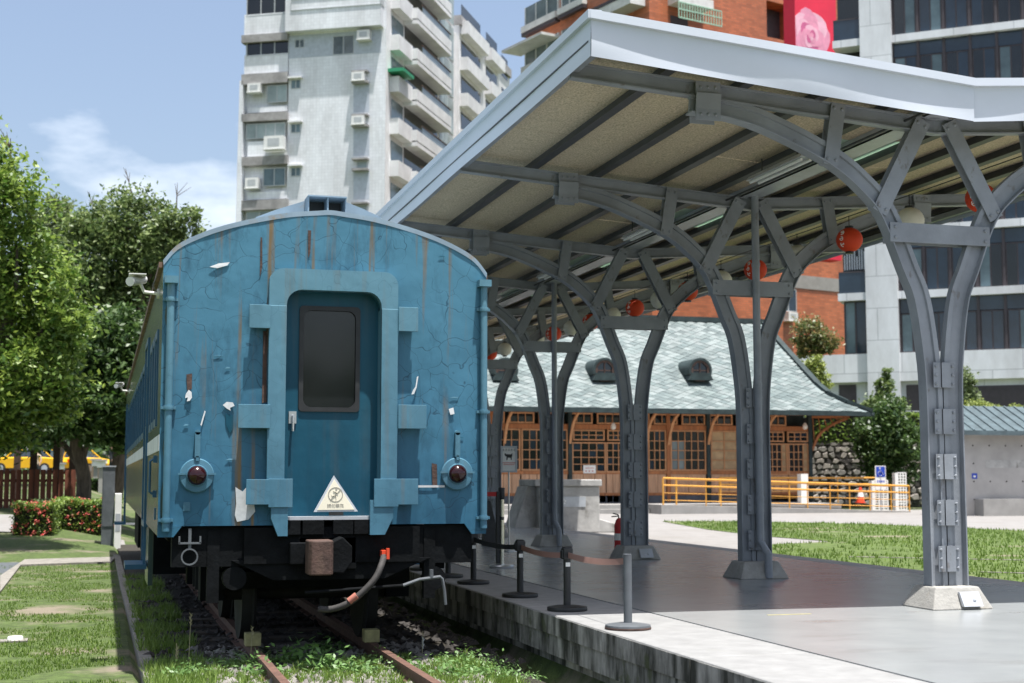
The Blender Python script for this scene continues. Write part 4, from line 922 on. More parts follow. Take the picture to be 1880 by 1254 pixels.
# ============================================================ wooden station
M('cedar',(.36,.135,.045),rough=.6,var=.28,vs=5,bump=.1,bs=40,stretch=(3,3,.4)); M('cedar_pale',(.50,.25,.115),rough=.6,var=.2,vs=5,stretch=(3,3,.4)); M('cedar_panel',(.50,.29,.17),rough=.65,var=.22,vs=4,stretch=(4,4,.3))
m=M('slate_a',(.125,.158,.153),rough=.5,var=.25,vs=1.1,rand=True,spec=.5); M('slate_b',(.09,.12,.118),rough=.5,var=.25,vs=1.1); M('slate_c',(.165,.195,.19),rough=.5,var=.2,vs=1.1)
M('copper_dark',(.03,.045,.045),rough=.6,var=.3,vs=4,spec=.25); M('slate_under',(.16,.2,.2),rough=.7); M('stone_base',(.09,.10,.115),rough=.8,var=.2); M('curtain',(.42,.30,.17),rough=.9,var=.2,vs=3); M('bulb',(.75,.72,.65),rough=.3)
SY=50.; SZ=.19
XL,XR=10.5,26.35
stn=thing('station_building','low wooden station hall with slate roof and porthole dormers','station building',(18,SY,-.13))
MB().box(XL,XR-.02,SY-.02,SY+8,-.13,SZ+.28).obj('foundation','stone_base',stn)
MB().box(XL+.05,XR-.1,SY+.35,SY+7.9,SZ+.28,3.6).obj('core_wall','copper_dark',stn)
def sx(px,py=850): return PY(px,py,SY)[0]
# horizontal timbers
for z0,z1,nm in ((1.24,1.36,'sill_beam'),(2.90,3.08,'lintel'),(3.52,3.66,'top_plate'),(SZ+.26,SZ+.36,'ground_sill')):
    MB().box(XL,XR,SY-.03,SY+.1,z0,z1).obj(nm,'cedar',stn)
posts=[898,905,1002,1046,1150,1186,1227,1300,1359,1404,1487]
for i,p in enumerate(posts):
    x=sx(p); dark=p in (1046,1300,1487)
    MB().box(x-.07,x+.07,SY-.05 if not dark else SY-.09,SY+.1,SZ,3.52).obj('post','copper_dark' if dark else 'cedar',stn)
xx=XL
while xx<sx(898)-.3: MB().box(xx-.07,xx+.07,SY-.05,SY+.1,SZ,3.52).obj('post','cedar',stn); xx+=1.55
pane_mesh={}
def window(px0,px1,z0,z1,nx,nz,glass='glass_dark',par=stn,name='window',X=None):
    x0,x1=(sx(px0),sx(px1)) if X is None else X
    f=MB().ring([(x0,z0),(x1,z0),(x1,z1),(x0,z1)],[(x0+.05,z0+.05),(x1-.05,z0+.05),(x1-.05,z1-.05),(x0+.05,z1-.05)],SY-.035,SY+.05).obj(name,'cedar_pale',par)
    a,b,c,d=x0+.05,x1-.05,z0+.05,z1-.05; mt=MB()
    for i in range(1,nx): u=a+(b-a)*i/nx; mt.box(u-.014,u+.014,SY-.025,SY+.02,c,d)
    for j in range(1,nz): v=c+(d-c)*j/nz; mt.box(a,b,SY-.022,SY+.02,v-.014,v+.014)
    if mt.v: mt.obj('muntins','cedar_pale',f)
    for i in range(nx):
        for j in range(nz):
            u0,u1=a+(b-a)*i/nx,a+(b-a)*(i+1)/nx; v0,v1=c+(d-c)*j/nz,c+(d-c)*(j+1)/nz
            gl=glass if isinstance(glass,str) else glass(i,j)
            MB().box(u0+.003,u1-.003,SY+.022,SY+.028,v0+.003,v1-.003).obj('pane',gl,f)
    return f
def dado(px0,px1,n,X=None):
    x0,x1=(sx(px0),sx(px1)) if X is None else X
    for i in range(n): MB().box(x0+(x1-x0)*i/n+.008,x0+(x1-x0)*(i+1)/n-.008,SY-.012+(.012 if i%2 else 0),SY+.06,SZ+.36,1.235).obj('dado_board','cedar_panel',stn)
rnd=lambda i,j: random.choice(['glass_dark','glass_dark','glass_blue'])
for a,b,nx in ((909,955,3),(957,1000,3),(1006,1042,3)): window(a,b,1.37,2.89,nx,4,rnd)
x_=XL+.1
while x_<sx(895)-1.2: window(0,0,1.37,2.89,4,4,rnd,X=(x_,x_+1.35)); dado(0,0,4,X=(x_,x_+1.35)); x_+=1.55
window(1190,1223,1.37,2.89,3,4,rnd); window(1231,1296,1.37,2.89,5,4,lambda i,j:'glass_pale' if i<2 and j<3 else 'glass_dark'); window(1305,1355,1.37,2.89,2,4,'curtain'); window(1363,1400,1.37,2.89,3,4,'glass_dark')
for a,b,n in ((909,955,3),(957,1000,3),(1006,1042,2),(1190,1223,2),(1231,1296,4),(1305,1355,3),(1363,1400,2)): dado(a,b,n)
# doors with transoms
for a,b in ((1050,1112),(1113,1148)):
    window(a+2,b-2,2.48,2.88,4 if b-a>40 else 3,2,rnd,name='transom')
    d=window(a,b,1.30,2.42,4 if b-a>40 else 3,4,rnd,name='door'); x0,x1=sx(a),sx(b); w3=(x1-x0)/3
    for i in range(3): MB().box(x0+w3*i+.01,x0+w3*(i+1)-.01,SY-.02,SY+.04,SZ+.02,1.29).obj('door_board','cedar_panel',d)
for a,b in ((1408,1440),(1446,1484)): window(a,b,2.48,2.88,3,2,rnd,name='transom')
for a,b in ((1407,1446),(1447,1485)):
    d=window(a,b,1.20,2.42,4,4,lambda i,j:'curtain' if i>2 else 'glass_dark',name='door'); x0,x1=sx(a),sx(b); w3=(x1-x0)/3
    for i in range(3): MB().box(x0+w3*i+.01,x0+w3*(i+1)-.01,SY-.02,SY+.04,SZ+.02,1.19).obj('door_board','cedar_panel',d)
x0,z0=PY(1071,869,SY-.05);x1,z1=PY(1094,854,SY-.05); nt_=MB().box(x0,x1,SY-.045,SY-.038,z0,z1).obj('paper_notice','white_paint',stn)
g_=MB(); 
for i in range(3): g_.box(x0+.08+.13*i,x0+.13+.13*i,SY-.047,SY-.0445,z0+.06,z0+.11)
g_.box(x0+.08,x1-.08,SY-.047,SY-.0445,z1-.12,z1-.1); g_.obj('notice_lines','ink_red',nt_)
# frieze windows under the eave
for k in range(14):
    a=XL+.3+1.13*k
    if a+1.0<XR: window(0,0,3.10,3.50,3,1,'glass_dark',name='frieze_window',X=(a,a+.95))
# curved eave brackets
def bracket(x,name='bracket',mat='cedar_pale'):
    P=[(SY-.05,2.35),(SY-.22,2.75),(SY-.55,3.2),(SY-1.05,3.48)]; P=smooth(P,4); m_=MB()
    for p,q in zip(P,P[1:]): m_.bar((x,p[0],p[1]),(x,q[0],q[1]),.07,.09,(1,0,0))
    m_.obj(name,mat,stn)
for p in (1046,1186,1227,1300,1404): bracket(sx(p))
for x in (XL+.5,XL+2,XL+3.5): bracket(x)
m_=MB(); P=smooth([(XR+.03,2.15),(XR+.35,2.75),(XR+.9,3.15),(XR+1.6,3.42)],4)
for p,q in zip(P,P[1:]): m_.bar((p[0],SY-.02,p[1]),(q[0],SY-.02,q[1]),.09,.1,(0,1,0))
for k in range(5): m_.bar((XR+.1+.25*k,SY-.02,3.4),(XR+.15+.3*k,SY-.02,2.5+.2*k),.03,.03,(0,1,0))
m_.bar((XR,SY-.02,3.45),(XR+1.7,SY-.02,3.47),.09,.1,(0,1,0)); m_.obj('corner_bracket','cedar',stn)
# roof
EY,EZ,RY_,RZ_=48.3,3.60,54.,7.55
def rp2(x,s): # flared slope: point on the front roof plane
    fl=.22*(1-s)**3
    return (x,EY+(RY_-EY)*s,EZ+(RZ_-EZ)*s+ (-.0) - fl*0+ (.0))
def rz_s(s): return EZ+(RZ_-EZ)*s-.35*s*(1-s)
verge=lambda s: 26.35+.5*(1-s)+1.25*max(0,(.25-s)/.25)**1.6
XLR=8.5
ru=MB(); N=12
for i in range(N+1):
    s=i/N; ru.v+=[(XLR,EY+(RY_-EY)*s,rz_s(s)),(verge(s),EY+(RY_-EY)*s,rz_s(s)),(verge(s)+.9*(1-s)**.7,RY_+.6-(.6)*s,rz_s(s)-.02)]
for i in range(N): a=i*3; ru.f+=[(a,a+1,a+4,a+3),(a+1,a+2,a+5,a+4)]
rb=len(ru.v); ru.v+=[(XLR,59.7,EZ),(28.1,59.7,EZ)]; ru.f+=[(N*3,N*3+1,rb+1,rb)]
roof_=ru.obj('roof','slate_under',stn)
MB().box(XLR,28.15,EY-.05,EY+.12,EZ-.16,EZ-.005).obj('gutter','copper_dark',stn); MB().box(XLR,28.1,EY+.1,SY+.1,EZ-.09,EZ-.06).obj('soffit','cedar',stn)
MB().box(28.03,28.15,EY+.12,RY_,EZ-.16,EZ-.005).obj('gutter','copper_dark',stn)
hc=MB(); P=[(verge(i/10),EY+(RY_-EY)*i/10,rz_s(i/10)+.06) for i in range(11)]
for p,q in zip(P,P[1:]): hc.bar(p,q,.26,.12)
hc.obj('hip_cap','copper_dark',stn); MB().bar((XLR,RY_,RZ_+.05),(26.5,RY_,RZ_+.05),.3,.2).obj('ridge_cap','copper_dark',stn)
MB().tube([(x_,EY-.02,EZ-.1) for x_ in (28.0,28.1)],.05,8).obj('gutter_end','copper_dark',stn)
# slates: diamond courses; each nearest slate its own piece
tw,ts=.44,.042
cand=[]
nrow=int(1/(ts*.5))
for j in range(nrow):
    s=j*ts*.5
    for i in range(int((28-XLR)/tw)+1):
        x=XLR+tw*i+(tw/2 if j%2 else 0)
        if x+tw*.4<verge(min(1,s+ts*.5)) and s+ts*.5<1.0: cand.append((x,s))
def slate(mb_,x,s,lift):
    h=tw/2*.98; P=[]
    for dx,ds in ((0,-ts*.49),(h,0),(0,ts*.49),(-h,0)):
        ss=min(max(s+ds,0.0),1); P.append((min(x+dx,verge(ss)),EY+(RY_-EY)*ss-.02,rz_s(ss)+.012+lift*(1 if ds<=0 else .2)))
    mb_.hexa([(p[0],p[1]+.01,p[2]-.03) for p in P],P)
# those right of the coach and not behind columns show largest: bottom rows first
cand.sort(key=lambda c:(0 if c[0]>13.0 else 1,c[1],-c[0])); st_=MB(); k=0
mats=['slate_a','slate_b','slate_c']
stm={m_:MB() for m_ in mats}
for x,s in cand:
    lift=random.uniform(.004,.02)
    if k<300 and x>13: mm=MB(); slate(mm,x,s,lift); mm.obj('slate',random.choice(mats),roof_); k+=1
    else: slate(stm[random.choice(mats)],x,s,lift)
for m_,b in stm.items(): b.obj('slates',m_,roof_,kind='stuff')
# dormers
for px_ in (928,1110,1285):
    s=.36; Yd=EY+(RY_-EY)*s; x,zc_=PY(px_,680,Yd-.55); y0=Yd-.62
    R=.47
    hood=MB(); A=[(x+R*math.cos(math.radians(a)),zc_+R*math.sin(math.radians(a))) for a in range(-20,201,11)]; B2=[(x+(R-.09)*math.cos(math.radians(a)),zc_+(R-.09)*math.sin(math.radians(a))) for a in range(-20,201,11)]
    for i in range(len(A)-1): P=[A[i],A[i+1],B2[i+1],B2[i]]; hood.hexa([(p[0],y0,p[1]) for p in P],[(p[0],y0+1.7,p[1]) for p in P])
    d=hood.obj('dormer','copper_dark',roof_,smooth=True)
    MB().prism([(x-R-.02,zc_-.38),(x+R+.02,zc_-.38),(x+R-.1,zc_-.1),(x-R+.1,zc_-.1)],y0-.06,y0+1.0).obj('dormer_apron','copper_dark',d)
    oc=lambda r:[(x+r*math.cos(math.radians(22.5+45*k)),zc_+r*math.sin(math.radians(22.5+45*k))) for k in range(8)]
    MB().ring(oc(.45),oc(.31),y0+.03,y0+.14).obj('dormer_frame','rust',d); MB().prism(oc(.34),y0+.1,y0+.12).obj('pane','glass_blue',d)
    m_=MB(); m_.box(x-.02,x+.02,y0+.06,y0+.1,zc_-.36,zc_+.36); m_.box(x-.36,x+.36,y0+.06,y0+.1,zc_-.02,zc_+.02); m_.obj('muntins','rust',d)
# lamps under the eave
for px_ in (1126,1478):
    x,z=PY(px_,782,SY-.5); t=thing('eave_lamp',f'small glass lamp hanging under the station eave {"above the double door" if px_<1200 else "by the corner post"}','lamp',(x,SY-.5,z)); MB().lathe([(.03,-.14),(.09,-.1),(.1,0),(.06,.08),(.04,.12)],(x,SY-.5,z),12).obj('globe','bulb',t,smooth=True); MB().tube([(x,SY-.5,z+.1),(x,SY-.5,3.5)],.012,6).obj('stem','black',t)
# steps and ramp
RA=PY(1214,900,45.6)[0]; RB=PY(1672,930,45.6)[0]
stp=thing('entrance_steps','two broad pale stone steps before the station doors','steps',(17.5,48,-.13)); MB().box(11,RA-.05,46.6,SY-.02,-.13,.02).obj('step','concrete',stp); MB().box(11,RA-.05,47.1,SY-.021,.02,.17).obj('step','concrete',stp)
rx0=PZ(1212,945,-.13); rmp=thing('access_ramp','concrete access ramp with double tubular handrails beside the station','ramp',(24,46.3,-.13))
Yr0,Yr1=45.6,47.0
m_=MB(); m_.hexa([(RA,Yr0,-.13),(RB,Yr0,-.13),(RB,Yr1,-.13),(RA,Yr1,-.13)],[(RA,Yr0,.19),(RB,Yr0,-.10),(RB,Yr1,-.10),(RA,Yr1,.19)]); m_.obj('ramp_slab','concrete',rmp); MB().box(RA,RB-2,Yr1+.002,SY-.03,-.13,.17).obj('landing','concrete',rmp)
M('rail_orange',(.62,.30,.045),rough=.45,var=.12)
for yr,xa,xb in ((Yr0+.08,RA+.1,RB),(Yr1-.08,RA+1.1,RB),(48.9,22.0,28.5)):
    zb=lambda x:.18-.29*max(0,(x-RA)/(RB-RA)) if yr<48 else .18
    h_=MB().tube([(xa,yr,zb(xa)+.92),(xb,yr,zb(xb)+.92)],.036,8).obj('handrail','rail_orange',rmp,smooth=True)
    MB().tube([(xa,yr,zb(xa)+.68),(xb,yr,zb(xb)+.68)],.030,8).obj('handrail','rail_orange',rmp,smooth=True)
    for hh in (.42,.17): MB().tube([(xa,yr,zb(xa)+hh),(xb,yr,zb(xb)+hh)],.012,6).obj('thin_rail','rail_orange',rmp)
    n=int((xb-xa)/1.9)+1
    for k in range(n+1):
        x=xa+(xb-xa)*k/n; MB().tube([(x,yr,zb(x)-.02),(x,yr,zb(x)+.92)],.034 if k==0 else .022,8).obj('rail_post','rail_orange',rmp,smooth=True)
# ============================================================ right background
m=M('rubble',(.30,.27,.24),rough=.95,var=.3,vs=3)
rw=thing('rubble_wall','rough rubble stone retaining wall beside the station','wall',(31,56,-.13))
W0=PY(1470,800,57.);W1=PY(1770,800,57.)
MB().box(W0[0],W1[0],57.0,57.5,-.2,PY(1600,806,57)[1]-.02).obj('wall_core','stone_d',rw); zt=PY(1600,806,57)[1]
k=0; rest=MB(); allst=[]
zz_=-.1
while zz_<zt-.12:
    x=W0[0]; h=random.uniform(.22,.36)
    while x<W1[0]: w_=random.uniform(.25,.55); allst.append((x,zz_,w_,h)); x+=w_
    zz_+=h
random.shuffle(allst)
for (x,z,w_,h) in allst:
    c=[(x+w_*.5+(u*w_*.48+random.uniform(-.06,.06)),z+h*.5+(v*h*.48+random.uniform(-.05,.05))) for u,v in ((-1,-.7),(-.3,-1),(.8,-.9),(1,.2),(.6,1),(-.5,.9),(-1,.3))]
    d=random.uniform(.04,.12); cx=sum(p[0] for p in c)/7; cz=sum(p[1] for p in c)/7
    tgt=MB() if k<300 else rest
    n=7; o=len(tgt.v); tgt.v+=[(p[0],57.02,p[1]) for p in c]+[(cx+(p[0]-cx)*.75,57-d,cz+(p[1]-cz)*.75) for p in c]
    tgt.f+=[tuple(o+n+i for i in range(n))]+[(o+i,o+(i+1)%n,o+n+(i+1)%n,o+n+i) for i in range(n)]
    if k<300: tgt.obj('stone',random.choice(['stone_w','stone_d','rubble','rubble']),rw)
    k+=1
if rest.v: rest.obj('stones','rubble',rw,kind='stuff')
# terrace behind the wall
m_=MB(); m_.box(W0[0]-6,W1[0]+40,57.4,74,-.2,zt-.1); struct(m_.obj('terrace','turf'))
gf_=thing('terrace_railing','thin steel railing with glass along the raised terrace','railing',(36,58,zt)); 
M('clear_pane',(.5,.55,.55),rough=.1)
for k in range(9):
    x=W0[0]+1.0+2.6*k; MB().box(x-.03,x+.03,58.0,58.06,zt-.12,zt+1.35).obj('post','galv',gf_)
MB().box(W0[0]+1,W0[0]+22,58.0,58.05,zt+1.3,zt+1.35).obj('top_rail','galv',gf_)
# small concrete hut with tiled roof
hb=thing('utility_hut','small grey concrete hut with blue-green tiled eave','hut',(29,42,-.13))
HY=41.; h0=PY(1768,950,HY)[0]; hz1=PY(1800,795,HY)[1]; hx1=h0+9
m=M('board_concrete',(.40,.38,.36),rough=.85,var=.12,vs=1.5); M('tile_teal',(.07,.10,.11),rough=.5,var=.25,vs=3)
MB().box(h0,hx1,HY,HY+1.3,-.13,hz1).obj('wall','board_concrete',hb); a=PY(1800,916,HY); MB().box(h0+.45,hx1,HY-.5,HY-.002,-.13,a[1]).obj('planter_wall','concrete',hb)
a=PY(1810,859,HY);b=PY(1900,845,HY); MB().box(a[0],b[0]+1,HY-.004,HY+.05,a[1],b[1]).obj('vent_slot','old_concrete',hb)
th=MB()
for j in range(4):
    for i in range(7):
        x=h0+.45+.62*i; z=PY(1800,818+33*j,HY)[1]
        if not(j==1 and 1<i): th.lathe([(.03,-.003),(.03,.01)],(x,HY,z),8,'y')
th.obj('tie_holes','stone_d',hb,kind='stuff')
rfz=PY(1800,770,HY-.8)[1]; ez=PY(1800,793,HY-.6)[1]
rr=MB(); rr.hexa([(h0-.35,HY-.55,ez-.03),(hx1,HY-.55,ez-.03),(hx1,HY+1.4,rfz+.45),(h0-.05,HY+1.4,rfz+.45)],[(h0-.35,HY-.55,ez+.05),(hx1,HY-.55,ez+.05),(hx1,HY+1.4,rfz+.55),(h0-.05,HY+1.4,rfz+.55)]); rr.box(h0-.36,hx1,HY-.6,HY-.55,ez-.1,ez+.05); hr_=rr.obj('roof','tile_teal',hb)
for i in range(24):
    x=h0-.25+.4*i
    if x<hx1: MB().bar((x,HY-.55,ez+.06),(x+.08,HY+1.35,rfz+.55),.07,.05).obj('tile_roll','tile_teal',hr_)
a=PY(1789,874,HY); M('sign_blue',(.02,.06,.42),rough=.4); b_=MB().box(a[0]-.1,a[0]+.1,HY-.012,HY,a[1]-.09,a[1]+.09).obj('blue_plate','sign_blue',hb); MB().box(a[0]-.05,a[0]+.04,HY-.015,HY-.01,a[1]-.04,a[1]+.02).obj('plate_mark','white_paint',b_)
# wheelchair sign
WY=47.6; a=PY(1617,905,WY); x=a[0]; zc_=PY(1617,868,WY)[1]
ws=thing('wheelchair_sign','blue and white wheelchair access sign on post by the ramp','sign',(x,WY,-.13))
MB().tube([(x,WY,-.13),(x,WY,zc_-.2)],.03,8).obj('post','galv',ws); MB().box(x-.22,x+.22,WY-.02,WY+.01,zc_-.62,zc_+.26).obj('board','white_paint',ws); MB().box(x-.19,x+.19,WY-.025,WY-.019,zc_-.16,zc_+.23).obj('blue_field','sign_blue',ws)
g_=MB(); y=WY-.03; g_.lathe([(.03,-.003),(.03,.002)],(x-.03,y,zc_+.17),10,'y'); g_.bar((x-.03,y,zc_+.13),(x-.02,y,zc_+.02),.004,.035,(0,1,0)); g_.bar((x-.02,y,zc_+.03),(x+.07,y,zc_+.03),.004,.03,(0,1,0)); g_.bar((x+.07,y,zc_+.03),(x+.1,y,zc_-.08),.004,.03,(0,1,0)); g_.bar((x-.03,y,zc_+.09),(x+.05,y,zc_+.09),.004,.02,(0,1,0))
A=[(x-.02+.09*math.cos(t),zc_-.03+.09*math.sin(t)) for t in np.linspace(1.9,5.6,14)]
for p,q in zip(A,A[1:]): g_.bar((p[0],y,p[1]),(q[0],y,q[1]),.004,.02,(0,1,0))
g_.obj('wheelchair_symbol','white_paint',ws)
g_=MB()
for k in range(4): g_.box(x-.15+.085*k,x-.10+.085*k,y+.006,y+.012,zc_-.36,zc_-.28)
g_.obj('caption_marks','sign_blue',ws)
# white lattice pillars and cone
for i,(pa,pb,lab) in enumerate(((1471,1484,'plain white pillar by the traffic cone'),(1606,1630,'white lattice pillar behind the wheelchair sign'),(1649,1664,'white lattice pillar at the end of the ramp handrail'))):
    Yp=48.2; x0=PY(pa,900,Yp)[0];x1=PY(pb,900,Yp)[0];z1=PY(pa,(870,882,868)[i],Yp)[1]; t=thing('white_pillar',lab,'pillar',(x0,Yp,-.13)); m_=MB()
    if i==0: m_.box(x0,x1,Yp,Yp+.3,-.13,z1)
    else:
        n=3
        for k in range(n+1): u=x0+(x1-x0)*k/n; m_.box(u-.02,u+.02,Yp,Yp+.05,-.13,z1)
        for k in range(14): v=-.1+(z1+.1)*k/13; m_.box(x0,x1,Yp+.01,Yp+.04,v-.02,v+.02)
        m_.box(x0-.12,x0-.02,Yp,Yp+.2,-.13,z1)
    m_.obj('pillar_body','white_paint',t)
x,y=PZ(1580,920,-.13); Yp=47.8; x=PY(1580,920,Yp)[0]; tcn=thing('traffic_cone','orange traffic cone with white band by the ramp','traffic cone',(x,Yp,.17)); MB().lathe([(.2,.17),(.2,.2),(.15,.2),(.05,.75),(.0,.76)],(x,Yp,0),14).obj('cone','red_paint',tcn,smooth=True); MB().lathe([(.118,.4),(.088,.56)],(x,Yp,0),14).obj('band','white_paint',tcn)
# ============================================================ far buildings
class Facade:
    def __init__(s,px,depth,ang,name,label,cat='building'):
        r=ray(px,875); s.P=Vector((r[0]*depth,r[1]*depth,0)); s.a=math.radians(ang); s.d=Vector((math.cos(s.a),math.sin(s.a),0)); s.n=Vector((s.d.y,-s.d.x,0))
        s.root=thing(name,label,cat,(s.P.x,s.P.y,-.2),s.a) if label else None
    def uz(s,px,py,off=0):
        r=Vector(ray(px,py)); P=s.P+s.n*off; t=P.dot(s.n)/r.dot(s.n); q=r*t; return (q-P).dot(s.d),EYE+q.z+.2
    def rect(s,x0,y0,x1,y1,off=0):
        a=s.uz(x0,(y0+y1)/2,off)[0];b=s.uz(x1,(y0+y1)/2,off)[0]; xm=(x0+x1)/2
        return a,b,s.uz(xm,y1,off)[1],s.uz(xm,y0,off)[1]
    def box(s,name,r,out,inn,mat,par=None):
        u0,u1,z0,z1=r; return MB().box(u0,u1,-out,inn,z0,z1).obj(name,mat,par or s.root,local=True)
    def win(s,r,nx=2,glass='glass_blue',frame='win_frame',par=None,depth=.1,name='window',nz=1,out=.03):
        u0,u1,z0,z1=r; t=.06
        f=MB().ring([(u0,z0),(u1,z0),(u1,z1),(u0,z1)],[(u0+t,z0+t),(u1-t,z0+t),(u1-t,z1-t),(u0+t,z1-t)],-out,.02).obj(name,frame,par or s.root,local=True)
        for i in range(nx):
            for j in range(nz):
                a,b=u0+t+(u1-u0-2*t)*i/nx,u0+t+(u1-u0-2*t)*(i+1)/nx; c,d=z0+t+(z1-z0-2*t)*j/nz,z0+t+(z1-z0-2*t)*(j+1)/nz
                MB().box(a+.03*(i>0),b-.03*(i<nx-1),-.012,.01,c+.02*(j>0),d-.02*(j<nz-1)).obj('pane',glass if isinstance(glass,str) else glass(i,j),f,local=True)
        if nx>1 or nz>1:
            m_=MB()
            for i in range(1,nx): u=u0+t+(u1-u0-2*t)*i/nx; m_.box(u-.035,u+.035,-out*.8,.012,z0+t,z1-t)
            for j in range(1,nz): v=z0+t+(z1-z0-2*t)*j/nz; m_.box(u0+t,u1-t,-out*.7,.012,v-.03,v+.03)
            m_.obj('mullion',frame,f,local=True)
        return f
    def ac(s,px,py,w=.8,h=.55,out=.0,par=None):
        u,z=s.uz(px,py,out); m_=MB().box(u-w/2,u+w/2,-out-.55,-out+.0,z-h/2,z+h/2); o=m_.obj('air_conditioner','ac_white',par or s.root,local=True)
        MB().box(u-w*.3,u+w*.3,-out-.56,-out-.549,z-h*.3,z+h*.3).obj('grille','win_frame',o,local=True); MB().box(u-w*.55,u+w*.55,-out-.6,-out+.0,z-h*.5-.07,z-h*.5-.003).obj('bracket','ac_white',o,local=True)
def tile_mat(name,col,mort,sx_=1,row=.16,bw=.16,ms=.012,var=.05):
    m=bpy.data.materials.new(name); m.use_nodes=True; t=m.node_tree; L=t.links.new; b=t.nodes['Principled BSDF']; b.inputs['Roughness'].default_value=.45
    tc=nn(t,'ShaderNodeTexCoord'); sp=nn(t,'ShaderNodeSeparateXYZ'); L(tc.outputs['Object'],sp.inputs[0]); ad=nn(t,'ShaderNodeMath',operation='ADD'); L(sp.outputs['X'],ad.inputs[0]); L(sp.outputs['Y'],ad.inputs[1]); cb=nn(t,'ShaderNodeCombineXYZ'); L(ad.outputs[0],cb.inputs['X']); L(sp.outputs['Z'],cb.inputs['Y'])
    br=nn(t,'ShaderNodeTexBrick'); br.inputs['Scale'].default_value=1; br.inputs['Brick Width'].default_value=bw; br.inputs['Row Height'].default_value=row; br.inputs['Mortar Size'].default_value=ms; br.offset=.0 if bw==row else .5
    br.inputs['Color1'].default_value=(*[c*(1-var) for c in col],1); br.inputs['Color2'].default_value=(*[min(1,c*(1+var)) for c in col],1); br.inputs['Mortar'].default_value=(*mort,1); L(cb.outputs[0],br.inputs['Vector'])
    n=nn(t,'ShaderNodeTexNoise'); n.inputs['Scale'].default_value=.35; n.inputs['Detail'].default_value=8; n.inputs['Roughness'].default_value=.7; mp=nn(t,'ShaderNodeMapping'); mp.inputs['Scale'].default_value=(1,1,.35); L(tc.outputs['Object'],mp.inputs[0]); L(mp.outputs[0],n.inputs['Vector'])
    r=nn(t,'ShaderNodeValToRGB'); r.color_ramp.elements[0].position=.35; r.color_ramp.elements[0].color=(.72,.71,.70,1); r.color_ramp.elements[1].position=.62; r.color_ramp.elements[1].color=(1,1,1,1); L(n.outputs['Fac'],r.inputs['Fac'])
    mx=nn(t,'ShaderNodeMixRGB',blend_type='MULTIPLY'); mx.inputs['Fac'].default_value=1; L(br.outputs['Color'],mx.inputs['Color1']); L(r.outputs[0],mx.inputs['Color2']); L(mx.outputs[0],b.inputs['Base Color']); MATS[name]=m; return m
tile_mat('tower_tile',(.78,.80,.83),(.68,.70,.73),bw=.24,row=.24,ms=.014); tile_mat('brick_orange',(.50,.145,.06),(.34,.16,.09),bw=.5,row=.16,ms=.016,var=.2); tile_mat('stone_panel',(.70,.72,.745),(.50,.52,.54),bw=3.0,row=1.7,ms=.03,var=.03)
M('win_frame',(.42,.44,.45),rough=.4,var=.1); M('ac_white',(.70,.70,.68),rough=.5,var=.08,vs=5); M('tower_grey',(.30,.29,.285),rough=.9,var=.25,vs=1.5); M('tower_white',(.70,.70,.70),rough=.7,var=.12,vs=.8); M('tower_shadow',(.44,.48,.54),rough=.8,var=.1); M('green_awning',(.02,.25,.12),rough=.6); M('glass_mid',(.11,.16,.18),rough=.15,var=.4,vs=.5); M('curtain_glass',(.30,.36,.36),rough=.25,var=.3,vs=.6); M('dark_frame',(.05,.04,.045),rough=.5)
# --- white tiled tower
T=Facade(702,100,-28.4,'apartment_tower','tall white tiled apartment tower with window air conditioners and stepped balconies')
z_hi=T.uz(600,-60)[1]
u_l=lambda py:T.uz({0:455,70:449,150:445,230:436,300:432,420:430}[py],py)[0]
fl=[-60,65,100,130,150,200,215,270,290,350,370,430]
uL=T.uz(455,30)[0]; uS=T.uz(529,200)[0]
MB().box(uS,0,0,.001+11,-1,z_hi).obj('tiled_wall','tower_tile',T.root,local=True)
# left bay with step-outs
lb=[(455,-60,30),(452,30,78),(447,100,140),(438,155,200),(434,215,262),(432,275,330),(431,345,470)]
MB().box(T.uz(449,30)[0],uS-.002,.35,10,T.uz(490,150)[1],z_hi).obj('stair_bay','tower_tile',T.root,local=True)
MB().box(T.uz(436,300)[0],uS-.002,.35,10,-1,T.uz(490,150)[1]-.002).obj('stair_bay','tower_tile',T.root,local=True)
MB().prism([(T.uz(432,300)[0],-1),(T.uz(449,300)[0],-1),(T.uz(449,150)[0],T.uz(449,150)[1]),(T.uz(443,150)[0],T.uz(443,150)[1])],-.3,3).obj('sloped_buttress','tower_tile',T.root,local=True)
for y0,y1 in ((25,62),(100,134)): T.box('spandrel',T.rect(449,y0,529,y1),.05,.36,'tower_tile')
for y0,y1 in ((64,78),(136,155),(209,223),(288,304),(368,386)): T.box('ledge',T.rect(446,y0,530,y1),.3,.4,'tower_grey')
for y0,y1,n in ((-10,28,3),(72,102,3)): T.win(T.rect(453,y0,531,y1,.02),n,'glass_dark',out=.06)
T.win(T.rect(493,158,530,190,-.3),2,'curtain_glass'); T.win(T.rect(455,228,527,256,-.3),4,'curtain_glass'); T.win(T.rect(486,310,527,343,-.3),2,'glass_mid'); T.win(T.rect(455,388,527,420,-.3),3,'curtain_glass')
for y0,y1 in ((196,206),(259,288),(352,366)): T.box('balcony_wall',T.rect(455,y0,528,y1),.05,.36,'tower_tile')
T.ac(471,164,1.0,.62,-.1); T.ac(507,264,1.5,.95,.2); T.ac(467,338,1.0,.75,-.1)
